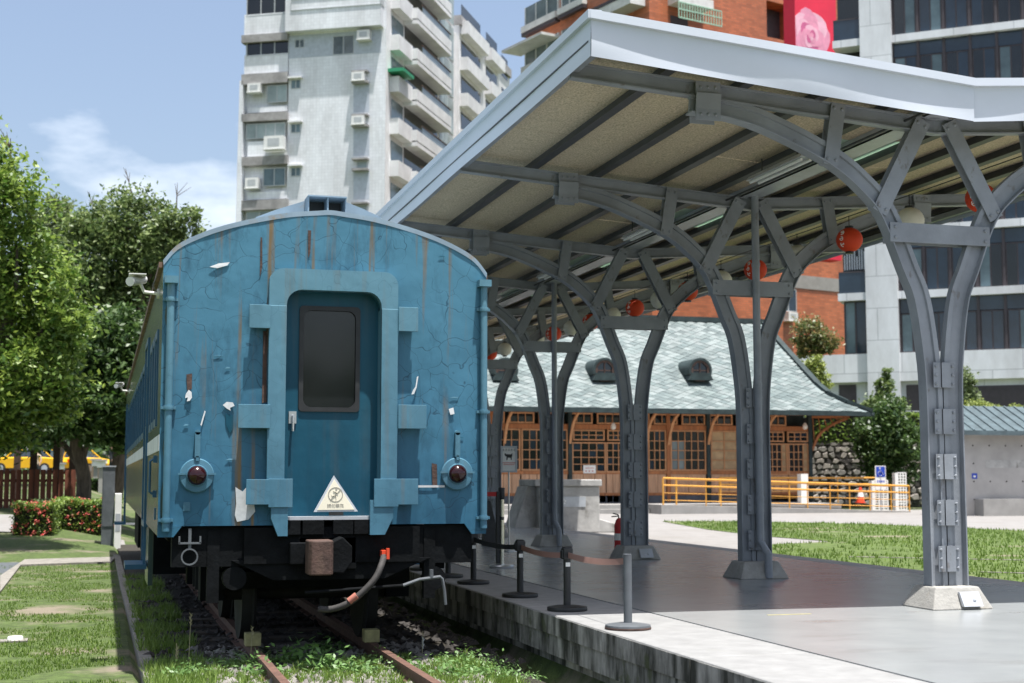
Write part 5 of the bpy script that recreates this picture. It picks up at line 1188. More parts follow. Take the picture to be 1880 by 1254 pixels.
# projecting upper storey and flat band with shade put into its colour
r=T.rect(530,18,702,57); MB().box(r[0],r[1]+.1,-.7,0,r[2],z_hi).obj('projecting_storey','tower_tile',T.root,local=True)
T.win(T.rect(534,-8,700,14,.7),5,'glass_dark',out=.75)
r=T.rect(530,60,700,102); T.box('shade_band',r,.012,.0,'tower_shadow')
T.win(T.rect(541,72,559,88,.02),2,'glass_mid'); T.win(T.rect(611,65,650,100,.02),2,'glass_mid'); T.ac(671,67,.95,.65,.02)
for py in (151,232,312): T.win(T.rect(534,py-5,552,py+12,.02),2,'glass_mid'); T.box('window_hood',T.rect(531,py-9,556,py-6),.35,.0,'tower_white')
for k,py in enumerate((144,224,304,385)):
    T.box('recess_shade',T.rect(649,py+8,678,py+62),.012,0,'tower_shadow'); T.box('sill',T.rect(649,py+7,678,py+11),.5,0,'tower_grey'); T.box('window_hood',T.rect(649,py-12,678,py-9),.5,0,'tower_grey')  # flat panels, the shade of the setback put into their colour
    if k<2: T.ac(661,py-1,.95,.6,.02)
    else: T.win(T.rect(655,py-8,674,py+6,.02),1,'curtain_glass')
# right flank with balconies
TR=Facade(702,100,59.5,'x',None); TR.root=T.root
class _T: pass
def rb(name,r,out,inn,mat):  # box on the flank, in the tower's local frame
    u0,u1,z0,z1=r; d=Vector((math.cos(TR.a-T.a),math.sin(TR.a-T.a),0)); n=Vector((d.y,-d.x,0)); P=[]
    for u,o in ((u0,out),(u1,out),(u1,-inn),(u0,-inn)): P.append(d*u+n*o)
    return MB().hexa([(p.x,p.y,z0) for p in P],[(p.x,p.y,z1) for p in P]).obj(name,mat,T.root,local=True)
uE=TR.uz(836,200)[0]; uE2=TR.uz(930,200)[0]
rb('flank_wall',(0.01,uE,-1,z_hi),0,8,'tower_white'); zt2=TR.uz(836,45)[1]; rb('annex_block',(uE,uE2,-1,zt2),.3,7,'tower_white'); rb('parapet',(uE-.1,uE2,zt2,zt2+.8),.5,6,'tower_grey')
zf=[TR.uz(742,y)[1] for y in (30,115,190,262,330)]
ub0,ub1=TR.uz(742,150)[0],TR.uz(803,150)[0]; uc0,uc1=TR.uz(716,150)[0],TR.uz(741,150)[0]
fh=zf[1]-zf[2]
z_=zf[0]+fh
for k in range(7):
    zb=z_-fh*k
    rb('balcony_void',(ub0,ub1,zb+.95,zb+2.45),.02,.0,'glass_dark'); rb('balcony_parapet',(ub0-.2,ub1+.3,zb-.25,zb+.55),1.1,0,'tower_white'); rb('balcony_panel',(ub0+1.2,ub1-.1,zb+.55,zb+1.1),1.05,-1.0,'glass_pale'); rb('balcony_rail',(ub0+1.0,ub1+.2,zb+1.1,zb+1.17),1.1,-1.0,'rust'); rb('balcony_slab',(ub0-.2,ub1+.3,zb+2.45,zb+2.75),1.1,0,'tower_white')
    rb('corner_box',(uc0,uc1,zb-.4,zb+.75),.7,0,'tower_white'); rb('corner_window',(uc0+.3,uc1-.2,zb+.8,zb+2.3),.03,0,'glass_mid')
    rb('annex_opening',(uE+.6,uE+.4+(uE2-uE)*.36,zb+.9,zb+2.4),.33,-.3,'glass_dark'); rb('annex_parapet',(uE+.3,uE+(uE2-uE)*.42,zb-.3,zb+.8),1.0,-.3,'tower_white'); rb('annex_opening',(uE+(uE2-uE)*.5,uE+(uE2-uE)*.72,zb+.9,zb+2.4),.33,-.3,'glass_dark'); rb('annex_parapet',(uE+(uE2-uE)*.48,uE+(uE2-uE)*.75,zb-.3,zb+.8),1.0,-.3,'tower_white'); rb('annex_opening',(uE+(uE2-uE)*.82,uE+(uE2-uE)*.95,zb-.1,zb+1.9),.33,-.3,'glass_dark')
us0,us1=TR.uz(806,150)[0],TR.uz(832,150)[0]
for k in range(9):
    for i in range(3):
        a=us0+(us1-us0)*i/3; rb('stair_glass',(a+.05,a+(us1-us0)/3-.05,z_-fh*k+.1,z_-fh*k+fh-.15),.05,0,'curtain_glass')
u=TR.uz(722,140); rb('awning',(u[0]-1.2,u[0]+1.2,u[1],u[1]+.25),1.2,0,'green_awning')
# --- brick apartment block with corner
M('balc_white',(.62,.62,.60),rough=.7,var=.12,vs=1.5)
Bk=Facade(1200,96,16.5,'brick_apartment_block','orange brick apartment block with white balconies behind the canopy'); BL=Facade(1200,96,-74,'x',None)
zB=Bk.uz(1300,-70)[1]
uR=Bk.uz(1548,300)[0]; uo0,uo1=Bk.uz(1408,60)[0],Bk.uz(1456,60)[0]; zo0,zo1=Bk.uz(1430,72)[1],Bk.uz(1430,6)[1]
m_=MB(); m_.box(0,uo0,0,9,-1,zB); m_.box(uo1,uR,0,9,-1,zB); m_.box(uo0,uo1,0,9,-1,zo0); m_.box(uo0,uo1,0,9,zo1,zB); m_.obj('wall','brick_orange',Bk.root,local=True)
Bk.box('opening_back',(uo0,uo1,zo0,zo1),-1.4,1.5,'dark_frame')
Bk.box('concrete_band',Bk.rect(1440,508,1550,532),.06,0,'concrete')
f=Bk.win(Bk.rect(1432,530,1462,572),2,'glass_blue'); Bk.ac(1447,582,.9,.6,.02)
def bl(name,r,out,inn,mat):
    u0,u1,z0,z1=r; d=Vector((math.cos(BL.a-Bk.a),math.sin(BL.a-Bk.a),0)); n=Vector((d.y,-d.x,0)); P=[]
    for u,o in ((u0,out),(u1,out),(u1,-inn),(u0,-inn)): P.append(d*u+n*o)
    return MB().hexa([(p.x,p.y,z0) for p in P],[(p.x,p.y,z1) for p in P]).obj(name,mat,Bk.root,local=True)
uLf=BL.uz(966,60)[0]
bl('brick_wall',(uLf,-.01,-1,zB),0,5,'brick_orange')
zb0=BL.uz(1000,35)[1]
for k in range(-1,4):
    zb=zb0-3.25*k
    for a,b in ((967,1027),(1034,1078)):
        ua,ub=BL.uz(a,40)[0],BL.uz(b,40)[0]; bl('bay_window',(ua,ub,zb,zb+1.6),.12,0,'glass_pale'); bl('bay_sill',(ua-.1,ub+.1,zb-.5,zb-.02),.5,0,'balc_white'); bl('bay_ledge',(ua-.1,ub+.1,zb-.8,zb-.5),.45,0,'dark_frame')
        for q in range(4): uu=ua+(ub-ua)*q/3; bl('bay_frame',(uu-.06,uu+.06,zb,zb+1.6),.16,0,'balc_white')
    ua,ub=BL.uz(1112,30)[0],BL.uz(1185,30)[0]; bl('balcony',(ua,ub,zb+.6,zb+1.25),1.3,0,'balc_white'); bl('balcony_top',(ua,ub,zb+1.25,zb+1.5),1.35,0,'dark_frame'); bl('balcony_opening',(ua+.3,ub-.3,zb+1.5,zb+3.0),.03,0,'dark_frame')
bl('awning',(uLf-.8,BL.uz(1030,85)[0],BL.uz(975,95)[1],BL.uz(975,95)[1]+.2),1.8,0,'balc_white')
for k in range(0,4):
    zb=Bk.uz(1260,18)[1]-3.25*k; ua,ub=Bk.uz(1226,10)[0],Bk.uz(1290,10)[0]
    Bk.box('balcony',(ua,ub,zb,zb+.6),1.2,0,'balc_white'); Bk.box('balcony_opening',(ua+.2,ub-.2,zb+.9,zb+2.6),.02,0,'dark_frame')
M('mint_iron',(.35,.55,.42),rough=.5)
ua,ub=Bk.uz(1226,40)[0],Bk.uz(1304,40)[0]; zb=Bk.uz(1260,45)[1]; gr=MB(); 
for k in range(17): u=ua+(ub-ua)*k/16; gr.box(u-.03,u+.03,-1.25,-1.2,zb-.1,zb+1.0)
for zz_ in (zb-.1,zb+.5,zb+1.0): gr.box(ua,ub,-1.26,-1.19,zz_-.04,zz_+.04)
gr.obj('iron_balcony','mint_iron',Bk.root,local=True)
# mural wall
M('mural_red',(.72,.02,.06),rough=.6,var=.08,vs=.5); M('petal_a',(.75,.30,.42),rough=.6,var=.12,vs=1.5); M('petal_b',(.58,.12,.26),rough=.6,var=.1,vs=1.5); M('petal_c',(.82,.45,.55),rough=.6,var=.1,vs=1.5)
mu=Facade(1460,93,16.5,'mural_wall','red painted wall with a large pink rose mural','wall')
r=mu.rect(1461,-60,1537,474); MB().box(r[0],r[1],-.1,1.0,r[2],r[3]).obj('painted_wall','mural_red',mu.root,local=True)
c=mu.uz(1488,62,.1); k=0
for ring,(R,n,mt) in enumerate(((1.75,7,'petal_c'),(1.35,6,'petal_a'),(1.0,5,'petal_b'),(.75,5,'petal_a'),(.48,4,'petal_b'),(.26,3,'petal_c'))):
    for q in range(n):
        a=2*math.pi*q/n+ring*.6; cu_,cz_=c[0]+R*.5*math.cos(a),c[1]-.2+R*.5*math.sin(a); P=[]
        for t_ in range(14):
            b_=2*math.pi*t_/14; rr=R*.62*(1+.08*math.sin(3*b_+q)); P.append((max(cu_+rr*math.cos(b_)*.9,r[0]+.02),cz_+rr*math.sin(b_)))
        o_=.104+.006*k*.35; MB().prism(P,-o_-.002,-.099).obj('petal',mt if q%2 else ('petal_a' if mt!='petal_a' else 'petal_c'),mu.root,local=True); k+=1
# --- modern block with dark glazing
Mo=Facade(1600,75,-39,'modern_apartment_block','modern pale stone apartment block with dark ribbon windows')
zM=Mo.uz(1650,-70)[1]
uA=Mo.uz(1536,300)[0]; uB=Mo.uz(1990,300)[0]; uC0,uC1=Mo.uz(1594,600)[0],Mo.uz(1652,600)[0]
MB().box(uA+.2,uB,1.6,14,-1,zM).obj('core','dark_frame',Mo.root,local=True)
MB().box(uC0,uC1,-.6,2,-1,zM).obj('pier','stone_panel',Mo.root,local=True)
bd=[Mo.uz(1660,y)[1] for y in (650,)]; zb0=Mo.uz(1655,648)[1]; zbase=Mo.uz(1655,700)[1]
MB().box(Mo.uz(1440,670)[0],uB,-.25,1.7,zbase,zb0).obj('podium_band','stone_panel',Mo.root,local=True)
fh=(Mo.uz(1655,76)[1]-Mo.uz(1655,546)[1])/4
z1=Mo.uz(1655,546)[1]
for k in range(-1,6):
    zf_=z1+fh*k
    if k>=0:
        MB().box(uC1,uB,-.35,1.6,zf_-.1,zf_+.3).obj('slab','stone_panel',Mo.root,local=True); MB().box(uA,uC0,-.5,1.6,zf_-.1,zf_+.3).obj('slab','stone_panel',Mo.root,local=True)
    za,zb_=(zf_+.3,zf_+fh-.1) if k>=0 else (zb0+.0,z1-.1)
    nb=7; W=(uB-uC1)/nb
    for i in range(nb):
        a=uC1+W*i
        MB().box(a-.07,a+.07,-.12,1.6,za,zb_).obj('mullion_pier','dark_frame',Mo.root,local=True)
        g=lambda i_,j_:random.choice(['glass_blue','glass_dark','glass_dark','glass_blue','glass_mid'])
        f=MB().box(a+.07,a+W-.07,.0,1.6,zb_-.75,zb_).obj('transom_panel','glass_blue',Mo.root,local=True)
        Mo.win((a+.08,a+W-.08,za,zb_-.78),2,g,'dark_frame')
    # balconies left of the pier
    MB().box(uA+.1,uC0,.7,1.6,za,zb_).obj('balcony_void','glass_dark',Mo.root,local=True)
    if k>=0: MB().box(uA+.05,uC0-.02,-.42,-.38,za,za+1.1).obj('balustrade','glass_blue',Mo.root,local=True); MB().box(uA+.05,uC0-.02,-.44,-.36,za+1.1,za+1.16).obj('balustrade_rail','dark_frame',Mo.root,local=True)
    else: Mo.win((uA+.25,uC0-.05,za,zb_),2,lambda i,j:'glass_mid' if i==0 else 'glass_blue','dark_frame',out=.1)
for k in range(12):
    u=uA+.3+k*.13; MB().box(u,u+.06,-.1,-.05,z1+.4+1.2,z1+.4+1.9+random.uniform(0,.5)).obj('slat','galv',Mo.root,local=True)
# ground-floor openings
MB().box(Mo.uz(1440,800)[0],uB,.2,1.6,-1,zbase).obj('podium_wall','stone_panel',Mo.root,local=True)
for a,b in ((1540,1572),(1664,1698),(1775,1990)): r=Mo.rect(a,706,b,800); MB().box(r[0],r[1],.16,.3,-1,r[3]).obj('opening','dark_frame',Mo.root,local=True)
# long band wall of the podium left side
# ============================================================ vegetation
LEAF('leaf_bright',(.05,.12,.015),(.28,.37,.07)); LEAF('leaf_olive',(.055,.105,.028),(.22,.28,.095)); LEAF('leaf_dark',(.02,.055,.012),(.10,.165,.042)); LEAF('leaf_pale',(.12,.17,.07),(.22,.27,.12)); LEAF('leaf_yellow',(.16,.22,.05),(.34,.38,.10)); LEAF('leaf_redtip',(.06,.12,.03),(.24,.18,.07)); LEAF('petal_red',(.65,.06,.06),(.80,.25,.20),tr=.2)
M('bark',(.11,.085,.065),rough=.95,var=.35,vs=6,bump=.5,stretch=(2,2,.5))
def leaf_quads(C,size,flat=.35):
    n=len(C); nrm=rng.normal(0,1,(n,3)); nrm[:,2]=np.abs(nrm[:,2])+flat; nrm/=np.linalg.norm(nrm,axis=1)[:,None]
    a=np.cross(nrm,rng.normal(0,1,(n,3))); a/=np.linalg.norm(a,axis=1)[:,None]+1e-9; b=np.cross(nrm,a); s=size*rng.uniform(.6,1.4,n)[:,None]
    V=np.zeros((n*4,3)); V[0::4]=C-a*s; V[1::4]=C+b*s*.45-a*s*.1; V[2::4]=C+a*s; V[3::4]=C-b*s*.45-a*s*.1
    return V
def crown_pts(lobes,n,clump=.22,shell=.55):
    """lobes: (x,y,z,rx,ry,rz); leaves gather in clumps spread over each lobe's outer volume"""
    vol=np.array([l[3]*l[4]*l[5] for l in lobes])**.7; vol/=vol.sum(); out=[]
    for l,f in zip(lobes,vol):
        m=int(n*f); k=max(8,int(m/70)); d=rng.normal(0,1,(k,3)); d/=np.linalg.norm(d,axis=1)[:,None]; r=(shell+(1-shell)*rng.random(k))[:,None]*rng.uniform(.85,1.12,k)[:,None]
        cc=d*r*np.array(l[3:6]); idx=rng.integers(0,k,m); cs=clump*np.mean(l[3:6])*rng.uniform(.5,1.4,k)
        out.append(cc[idx]+rng.normal(0,1,(m,3))*cs[idx][:,None]*np.array([1,1,.7])+np.array(l[:3]))
    return np.concatenate(out)
def tree(name,label,cat,base,lobes,n,size,mat,tr=.2,group=None,branches=6,clump=.22,twigs=0,crown='crown'):
    t=thing(name,label,cat,base,group=group); b=Vector(base)
    V=leaf_quads(crown_pts(lobes,n,clump),size)-np.array(base); o=quads(crown,V,mat,t)
    cz=np.mean([l[2] for l in lobes]); top=Vector((np.mean([l[0] for l in lobes]),np.mean([l[1] for l in lobes]),cz))
    m_=MB(); m_.tube(smooth([tuple(b),tuple(b+(top-b)*.35+Vector((.1,0,0))),tuple(b+(top-b)*.7+Vector((-.12,.1,0))),tuple(top)],3),list(np.linspace(tr,tr*.45,10)),9); m_.obj('trunk','bark',t,smooth=True)
    for k,l in enumerate(lobes[:branches]):
        p=b+(top-b)*random.uniform(.4,.8); q=Vector(l[:3])+Vector((0,0,l[5]*.3)); MB().tube(smooth([tuple(p),tuple((p+q)/2+Vector((random.uniform(-.3,.3),0,.2))),tuple(q)],3),list(np.linspace(tr*.4,tr*.1,7)),6).obj('limb','bark',t,smooth=True)
    for k in range(twigs):
        l=lobes[k%len(lobes)]; p=Vector(l[:3])+Vector((random.uniform(-.3,.3)*l[3],0,l[5]*.8)); q=p+Vector((random.uniform(-.5,.5),0,random.uniform(.5,1.1))); mm=MB().tube([tuple(p),tuple(q)],[.03,.008],5)
        for _ in range(3): r_=p+(q-p)*random.uniform(.3,.8); mm.tube([tuple(r_),tuple(r_+Vector((random.uniform(-.5,.5),0,random.uniform(.2,.5))))],[.014,.005],4)
        mm.obj('bare_twig','bark',t)
    return t
def lob(px,py,r,D,dd=0,k=1.0):
    p=PD(px,py,D+dd); s=(D+dd)/F_PX; return (p.x,p.y,p.z,r*s,r*s*1.1,r*s*k)
def gzz(p): return (p.x,p.y,gz(p.x,p.y)-.05)
D=31
tree('broadleaf_tree','bright green leafy tree overhanging the fence and walkway','tree',gzz(PD(-60,960,D)),[lob(10,380,75,D),lob(-70,330,110,D),lob(30,480,95,D),lob(85,590,75,D),lob(0,620,120,D,1),lob(-110,520,150,D,1),lob(60,690,90,D),lob(-60,740,120,D),lob(110,520,45,D),lob(-20,300,50,D),lob(130,590,32,D,-.5),lob(40,755,60,D),lob(-90,770,80,D),lob(105,735,50,D)],52000,.075,'leaf_bright',.22,twigs=3,clump=.2)
D=47
tree('olive_green_tree','broad olive green tree with bare twigs on top, behind the coach roof','tree',gzz(PD(205,930,D)),[lob(235,420,75,D),lob(190,480,85,D),lob(290,500,75,D),lob(310,430,50,D,-1),lob(345,410,30,D,-1),lob(160,560,80,D),lob(240,590,95,D,1),lob(310,600,70,D,1),lob(170,430,45,D)],52000,.085,'leaf_olive',.28,twigs=4,clump=.2)
tree('dark_leafy_tree','dark green tree filling the gap beside the coach side','tree',gzz(PD(150,935,43)),[lob(170,680,95,42),lob(240,700,80,42),lob(110,720,80,42),lob(215,640,80,42),lob(60,740,80,44),lob(-40,700,110,44),lob(150,755,60,41),lob(230,770,55,42),lob(270,660,70,43),lob(60,790,40,42),lob(120,785,34,41),lob(190,790,38,42),lob(240,800,34,42),lob(10,800,40,43)],42000,.10,'leaf_dark',.26,clump=.22)
tree('pale_tree','small pale feathery tree rising between two larger trees','tree',gzz(PD(105,900,62)),[lob(105,410,45,62),lob(100,470,50,62),lob(125,450,30,62)],7000,.11,'leaf_pale',.2,clump=.25)
tree('dark_crowned_tree','dark tree standing beyond the road behind the taxis','tree',gzz(PD(60,860,105)),[lob(30,720,90,105),lob(120,740,80,105),lob(210,740,80,105),lob(-60,740,90,105),lob(290,730,80,105),lob(-150,700,110,105)],20000,.2,'leaf_dark',.35)
# right side
Z0=2.0
tree('small_round_tree','small glossy round-headed tree by the rubble wall','tree',(*[PY(1632,930,53.5)[0],53.5],-.15),[lob(1632,800,50,56),lob(1605,830,35,56),lob(1660,815,35,56),lob(1635,760,32,56),lob(1600,790,28,56),lob(1655,855,30,56),lob(1615,860,30,56)],15000,.09,'leaf_dark',.1,clump=.22)
def at(px,py,D): return PD(px,py,D)
b=at(1625,770,66); tree('conifer','young conifer with pointed top above the rubble wall','tree',(b.x,b.y,zt-.2),[lob(1626,690,7,66,k=2.5),lob(1625,715,17,66),lob(1612,745,26,66,k=.7),lob(1645,750,24,66,k=.7),lob(1598,768,20,66,k=.6),lob(1660,775,22,66,k=.6)],6000,.1,'leaf_olive',.08,clump=.3)
b=at(1772,750,64); tree('slender_tree','slender upright tree behind the sunlit column','tree',(b.x,b.y,zt-.2),[lob(1770,700,16,64,k=1.6),lob(1775,735,18,64,k=1.2)],3500,.09,'leaf_pale',.06,clump=.3)
b=at(1502,705,66); tree('terrace_shrub','light green shrub beside the station hip','shrub',(b.x,b.y,zt-.2),[lob(1496,672,14,66,k=1.4),lob(1505,700,18,66)],2500,.09,'leaf_yellow',.05,clump=.3)
b=at(1805,755,62); tree('yellow_bush','rounded yellow-green bush above the hut roof','bush',(b.x,b.y,zt-.2),[lob(1800,752,22,62,k=.7),lob(1830,756,16,62,k=.7),lob(1870,756,14,62,k=.7)],4000,.07,'leaf_yellow',.04,clump=.3)
b=at(1490,640,72); tree('podium_bush','dense bush with reddish tips on the apartment podium','bush',(b.x,b.y,PD(1490,652,72).z),[lob(1488,610,28,72),lob(1512,628,22,72),lob(1470,630,20,72),lob(1495,640,26,72,k=.6)],5000,.10,'leaf_redtip',.08,clump=.28)
def hedge(name,label,pixs,D,z0,z1,n,mat,size,depth=.9,flowers=0):
    a=PD(pixs[0],900,D);b=PD(pixs[1],900,D); t=thing(name,label,'hedge',((a.x+b.x)/2,a.y,z0)); L_=np.array([a.x,a.y]);R_=np.array([b.x,b.y]); u=rng.random(n)[:,None]
    face=rng.random(n); dep=rng.random(n)**2*depth; zz=z0+(z1-z0)*rng.random(n); top=face<.45; zz[top]=z1-rng.random(top.sum())**2*.12; dep[top]=rng.random(top.sum())*depth
    xy=L_+(R_-L_)*u; nv=np.array([0.1,1.0]); xy=xy+nv*dep[:,None]; C=np.c_[xy,zz+.04*np.sin(xy[:,0]*5)]+rng.normal(0,.02,(n,3))
    quads('foliage',leaf_quads(C,size)-np.array(t.location),mat,t)
    MB().hexa([(a.x+.06,a.y+.08,z0),(b.x-.06,b.y+.08,z0),(b.x-.06,b.y+depth,z0),(a.x+.06,a.y+depth,z0)],[(a.x+.06,a.y+.08,z1-.12),(b.x-.06,b.y+.08,z1-.12),(b.x-.06,b.y+depth,z1-.12),(a.x+.06,a.y+depth,z1-.12)]).obj('twig_mass','shade_soil',t)
    if flowers:
        F=[]
        for _ in range(flowers):
            uu=random.random(); tp=random.random()<.4; c=np.array([a.x+(b.x-a.x)*uu,a.y+(b.y-a.y)*uu+(random.random()*depth if tp else -.02),z1+.02 if tp else random.uniform(z0+.1,z1)]); F.append(c+rng.normal(0,.022,(9,3)))
        quads('flowers',leaf_quads(np.concatenate(F),.024)-np.array(t.location),'petal_red',t)
    return t
hedge('flowering_hedge','clipped hedge dotted with coral flowers beside the coach','' and 0 or (22,102),34.0,GL,.50,9000,'leaf_bright',.035,1.6,70)
hedge('flowering_hedge','lower flowering hedge reaching to the grey cabinet','' and 0 or (98,215),36.0,GL,.55,9000,'leaf_bright',.04,1.6,60)
hedge('clipped_hedge','plain clipped green hedge behind the flowering hedge',(58,216),40,-.3,.5,7000,'leaf_olive',.04,2.0)
hedge('low_hedge','low dark hedge on the slope behind the fence post',(138,216),62,.55,1.05,3000,'leaf_dark',.07,2.0)
hedge('terrace_hedge','trimmed hedge on top of the rubble wall',(1500,1775),60.5,zt-.2,zt+1.0,9000,'leaf_bright',.09,1.5)
# weeds between the rails
def plant(name,label,c,spread,n,size,h,mat='weed'):
    P=np.c_[rng.normal(0,spread,n),rng.normal(0,spread*.8,n),np.abs(rng.normal(0,h*.5,n))+.02]; P[:,2]*=np.clip(1.4-np.hypot(P[:,0],P[:,1])/(spread*2.2),.15,1.4)
    t=thing(name,label,'weed',c); quads('leaves',leaf_quads(P,size,.8),mat,t)
    m_=MB()
    for _ in range(12): q=P[random.randrange(n)]; m_.tube([(q[0]*.4,q[1]*.4,-.04),(q[0],q[1],q[2])],[.004,.002],4)
    m_.obj('stems','weed',t); return t
plant('leafy_weed','broad-leaved weed clump growing against the rail farther from the platform','' and 0 or (*PZ(555,1222,-.48),-.49),.17,330,.035,.17)
plant('leafy_weed','broad-leaved weed between the rails beside the leafy clump',(*PZ(600,1200,-.48),-.49),.13,160,.032,.12)
plant('low_weed','small leaved creeping weed between the rails near the platform side',(*PZ(700,1222,-.48),-.49),.12,300,.016,.1)
plant('low_weed','creeping weed mat between track and platform',(*PZ(850,1225,-.48),-.49),.22,800,.016,.10); plant('low_weed','creeping weed by the platform wall',(*PZ(910,1248,-.48),-.49),.16,500,.018,.1)
for i_,(px_,py_,n_,sz_,h_) in enumerate(((650,1240,220,.03,.12),(745,1238,260,.02,.1),(480,1244,240,.026,.12),(345,1246,260,.022,.1),(835,1246,240,.024,.12),(595,1236,200,.034,.14))):
    plant('track_weed',['weed clump between the rails below the coupler','weed clump inside the rail nearer the platform','weed clump at the foot of the rail farther from the platform','weed clump next to the seed stalk','weed clump outside the rail nearer the platform','broad weed in the middle of the track'][i_],(*PZ(px_,py_,-.48),-.49),.13,n_,sz_,h_)
plant('low_weed','pale weeds at the foot of the long grass',(*PZ(410,1228,-.48),-.49),.2,420,.018,.08)
def tuft(label,c,n,h,lean,wd=.006):
    t=thing('grass_tuft',label,'grass tuft',c); m_=MB()
    for _ in range(n):
        a=random.uniform(0,6.28); hh=h*random.uniform(.6,1.1); ln=lean*random.uniform(.3,1.1); x0,y0=random.gauss(0,.03),random.gauss(0,.03); P=[]
        for k in range(6):
            u=k/5; P.append((x0+math.cos(a)*ln*u*u,y0+math.sin(a)*ln*u*u*.5,hh*(u-.45*u**3*(lean/h))))
        for k in range(5):
            p,q=P[k],P[k+1]; w0=wd*(1-k/5.2);w1=wd*(1-(k+1)/5.2); m_.add([(p[0]-w0,p[1],p[2]),(p[0]+w0,p[1],p[2]),(q[0]+w1,q[1],q[2]),(q[0]-w1,q[1],q[2])],[(0,1,2,3)])
    m_.obj('blades','weed',t,local=True); return t
tuft('arching long-bladed grass tuft beside the timber edging',(*PZ(465,1228,-.48),-.49),26,.34,.42); tuft('short grass tuft under the seed stalk',(*PZ(365,1232,-.48),-.49),16,.14,.12)
for lab,px_,py_,pt in (('tall seed-headed grass stalk in front of the coach wheel',346,1228,1128),('thin dry grass stalk beside the yellow rail stop',460,1222,1152),('short pale stalk near the timber edging',322,1232,1190),('white-flowered sprig outside the rail nearer the platform',775,1205,1172)):
    x,y=PZ(px_,py_,-.48); zt_=PY(px_,pt,y)[1]; t=thing('seed_stalk',lab,'grass stalk',(x,y,-.49)); m_=MB().tube([(x,y,-.49),(x+.005,y,-.25),(x+.012,y,zt_)],[.004,.003,.002],5); m_.obj('stem','dryblade',t)
    m_=MB()
    for k in range(9): zz_=zt_-.09+.011*k; m_.tube([(x+.01,y,zz_),(x+.01+random.choice((-1,1))*.014,y,zz_+.02)],[.005,.001],4)
    m_.obj('seed_head','dryblade' if px_<700 else 'white_paint',t)
# ============================================================ left background
M('fence_brown',(.17,.05,.025),rough=.7,var=.3,vs=3,stretch=(3,3,.5)); M('pavilion_wood',(.06,.035,.025),rough=.8,var=.3)
FD=45.; fz=.10
fa=PD(-110,900,FD);fb=PD(134,900,FD); fn=thing('slat_fence','red-brown upright slat fence by the walkway','fence',(fa.x,fa.y,fz))
n=23
ftop=PD(60,862,FD).z
for k in range(n):
    u=k/(n-1); x=fa.x+(fb.x-fa.x)*u; y=fa.y+(fb.y-fa.y)*u; MB().box(x-.075,x+.075,y-.02,y+.02,fz-.03,ftop+random.uniform(-.01,.01)).obj('slat','fence_brown',fn)
for z_ in (fz+.3,ftop-.35): MB().bar((fa.x-.1,fa.y+.045,z_),(fb.x+.1,fb.y+.045,z_),.04,.09).obj('fence_rail','fence_brown',fn)
pv=thing('pavilion','dark timber garden pavilion behind the fence','pavilion',tuple(PD(118,905,47)[:2])+(.1,))
c0=PD(132,900,46);c1=PD(100,900,49)
for (px_,D_) in ((132,46),(102,49),(60,46.5),(30,49.5)):
    p=PD(px_,900,D_); MB().box(p.x-.11,p.x+.11,p.y-.11,p.y+.11,.05,PD(px_,785,D_).z).obj('post','pavilion_wood',pv)
ze=PD(100,790,46).z; a=PD(10,900,45);b=PD(160,900,45)
MB().add([(a.x,a.y,ze),(b.x,b.y,ze),(b.x+.6,b.y+5,ze),(a.x+.6,a.y+5,ze),((a.x+b.x)/2+.3,a.y+2.5,ze+1.3)],[(0,1,4),(1,2,4),(2,3,4),(3,0,4),(3,2,1,0)]).obj('roof','pavilion_wood',pv)
# grey cabinet and low rail beside the coach
x0,y0=PZ(208,975,-.3); cb=thing('grey_cabinet','dark grey metal cabinet beside the coach side','cabinet',(.12,35,GL)); zc_=PD(214,858,34.5).z
MB().box(-.02,.26,34.6,35.4,GL,zc_).obj('body','greymetal',cb,bevel=.01); MB().box(-.04,.28,34.58,35.42,zc_,zc_+.03).obj('lid','galv',cb); MB().box(.0,.24,34.585,34.6,.0,zc_-.15).obj('door_panel','greymetal',cb)
wb=thing('white_box','small white box against the grey cabinet','box',(.34,34.4,GL)); MB().box(.27,.42,34.2,34.8,GL,PD(224,905,34).z).obj('casing','white_paint',wb,bevel=.01); MB().box(.29,.40,34.195,34.2,-.1,.3).obj('cover_plate','galv',wb)
x,y=PZ(195,1001,-.5); br_=thing('low_rail','low grey tubular rail on feet beside the coach','rail',(x,y,GL)); yz=PY(195,964,y)[1]
for xx in (x,x+.75): MB().box(xx-.025,xx+.025,y-.025,y+.025,GL,yz).obj('leg','greymetal',br_); MB().box(xx-.2,xx+.2,y-.05,y+.05,GL,GL+.025).obj('foot','greymetal',br_)
MB().box(x-.03,x+.8,y-.03,y+.03,yz,yz+.045).obj('top_bar','galv',br_)
# garden lamps and low wall on the slope
for i,(px_,py_,D_) in enumerate(((110,858,60),(176,850,66),(186,852,62))):
    p=PD(px_,py_,D_); t=thing('garden_lamp',['stone garden lamp behind the fence','stone garden lamp on the low wall','stone garden lamp nearest the coach'][i],'lamp',(p.x,p.y,gz(p.x,p.y))); MB().box(p.x-.1,p.x+.1,p.y-.1,p.y+.1,gz(p.x,p.y)-.05,p.z-.15).obj('pedestal','concrete',t); MB().box(p.x-.18,p.x+.18,p.y-.18,p.y+.18,p.z-.15,p.z+.12).obj('lamp_box','white_paint',t); MB().box(p.x-.25,p.x+.25,p.y-.25,p.y+.25,p.z+.12,p.z+.2).obj('cap','concrete',t)
a=PD(136,870,68);b=PD(182,870,68); lw=thing('low_brown_wall','low brown wall beyond the far hedge','wall',(a.x,a.y,gz(a.x,a.y))); M('brown_block',(.16,.12,.085),rough=.9,var=.25); 
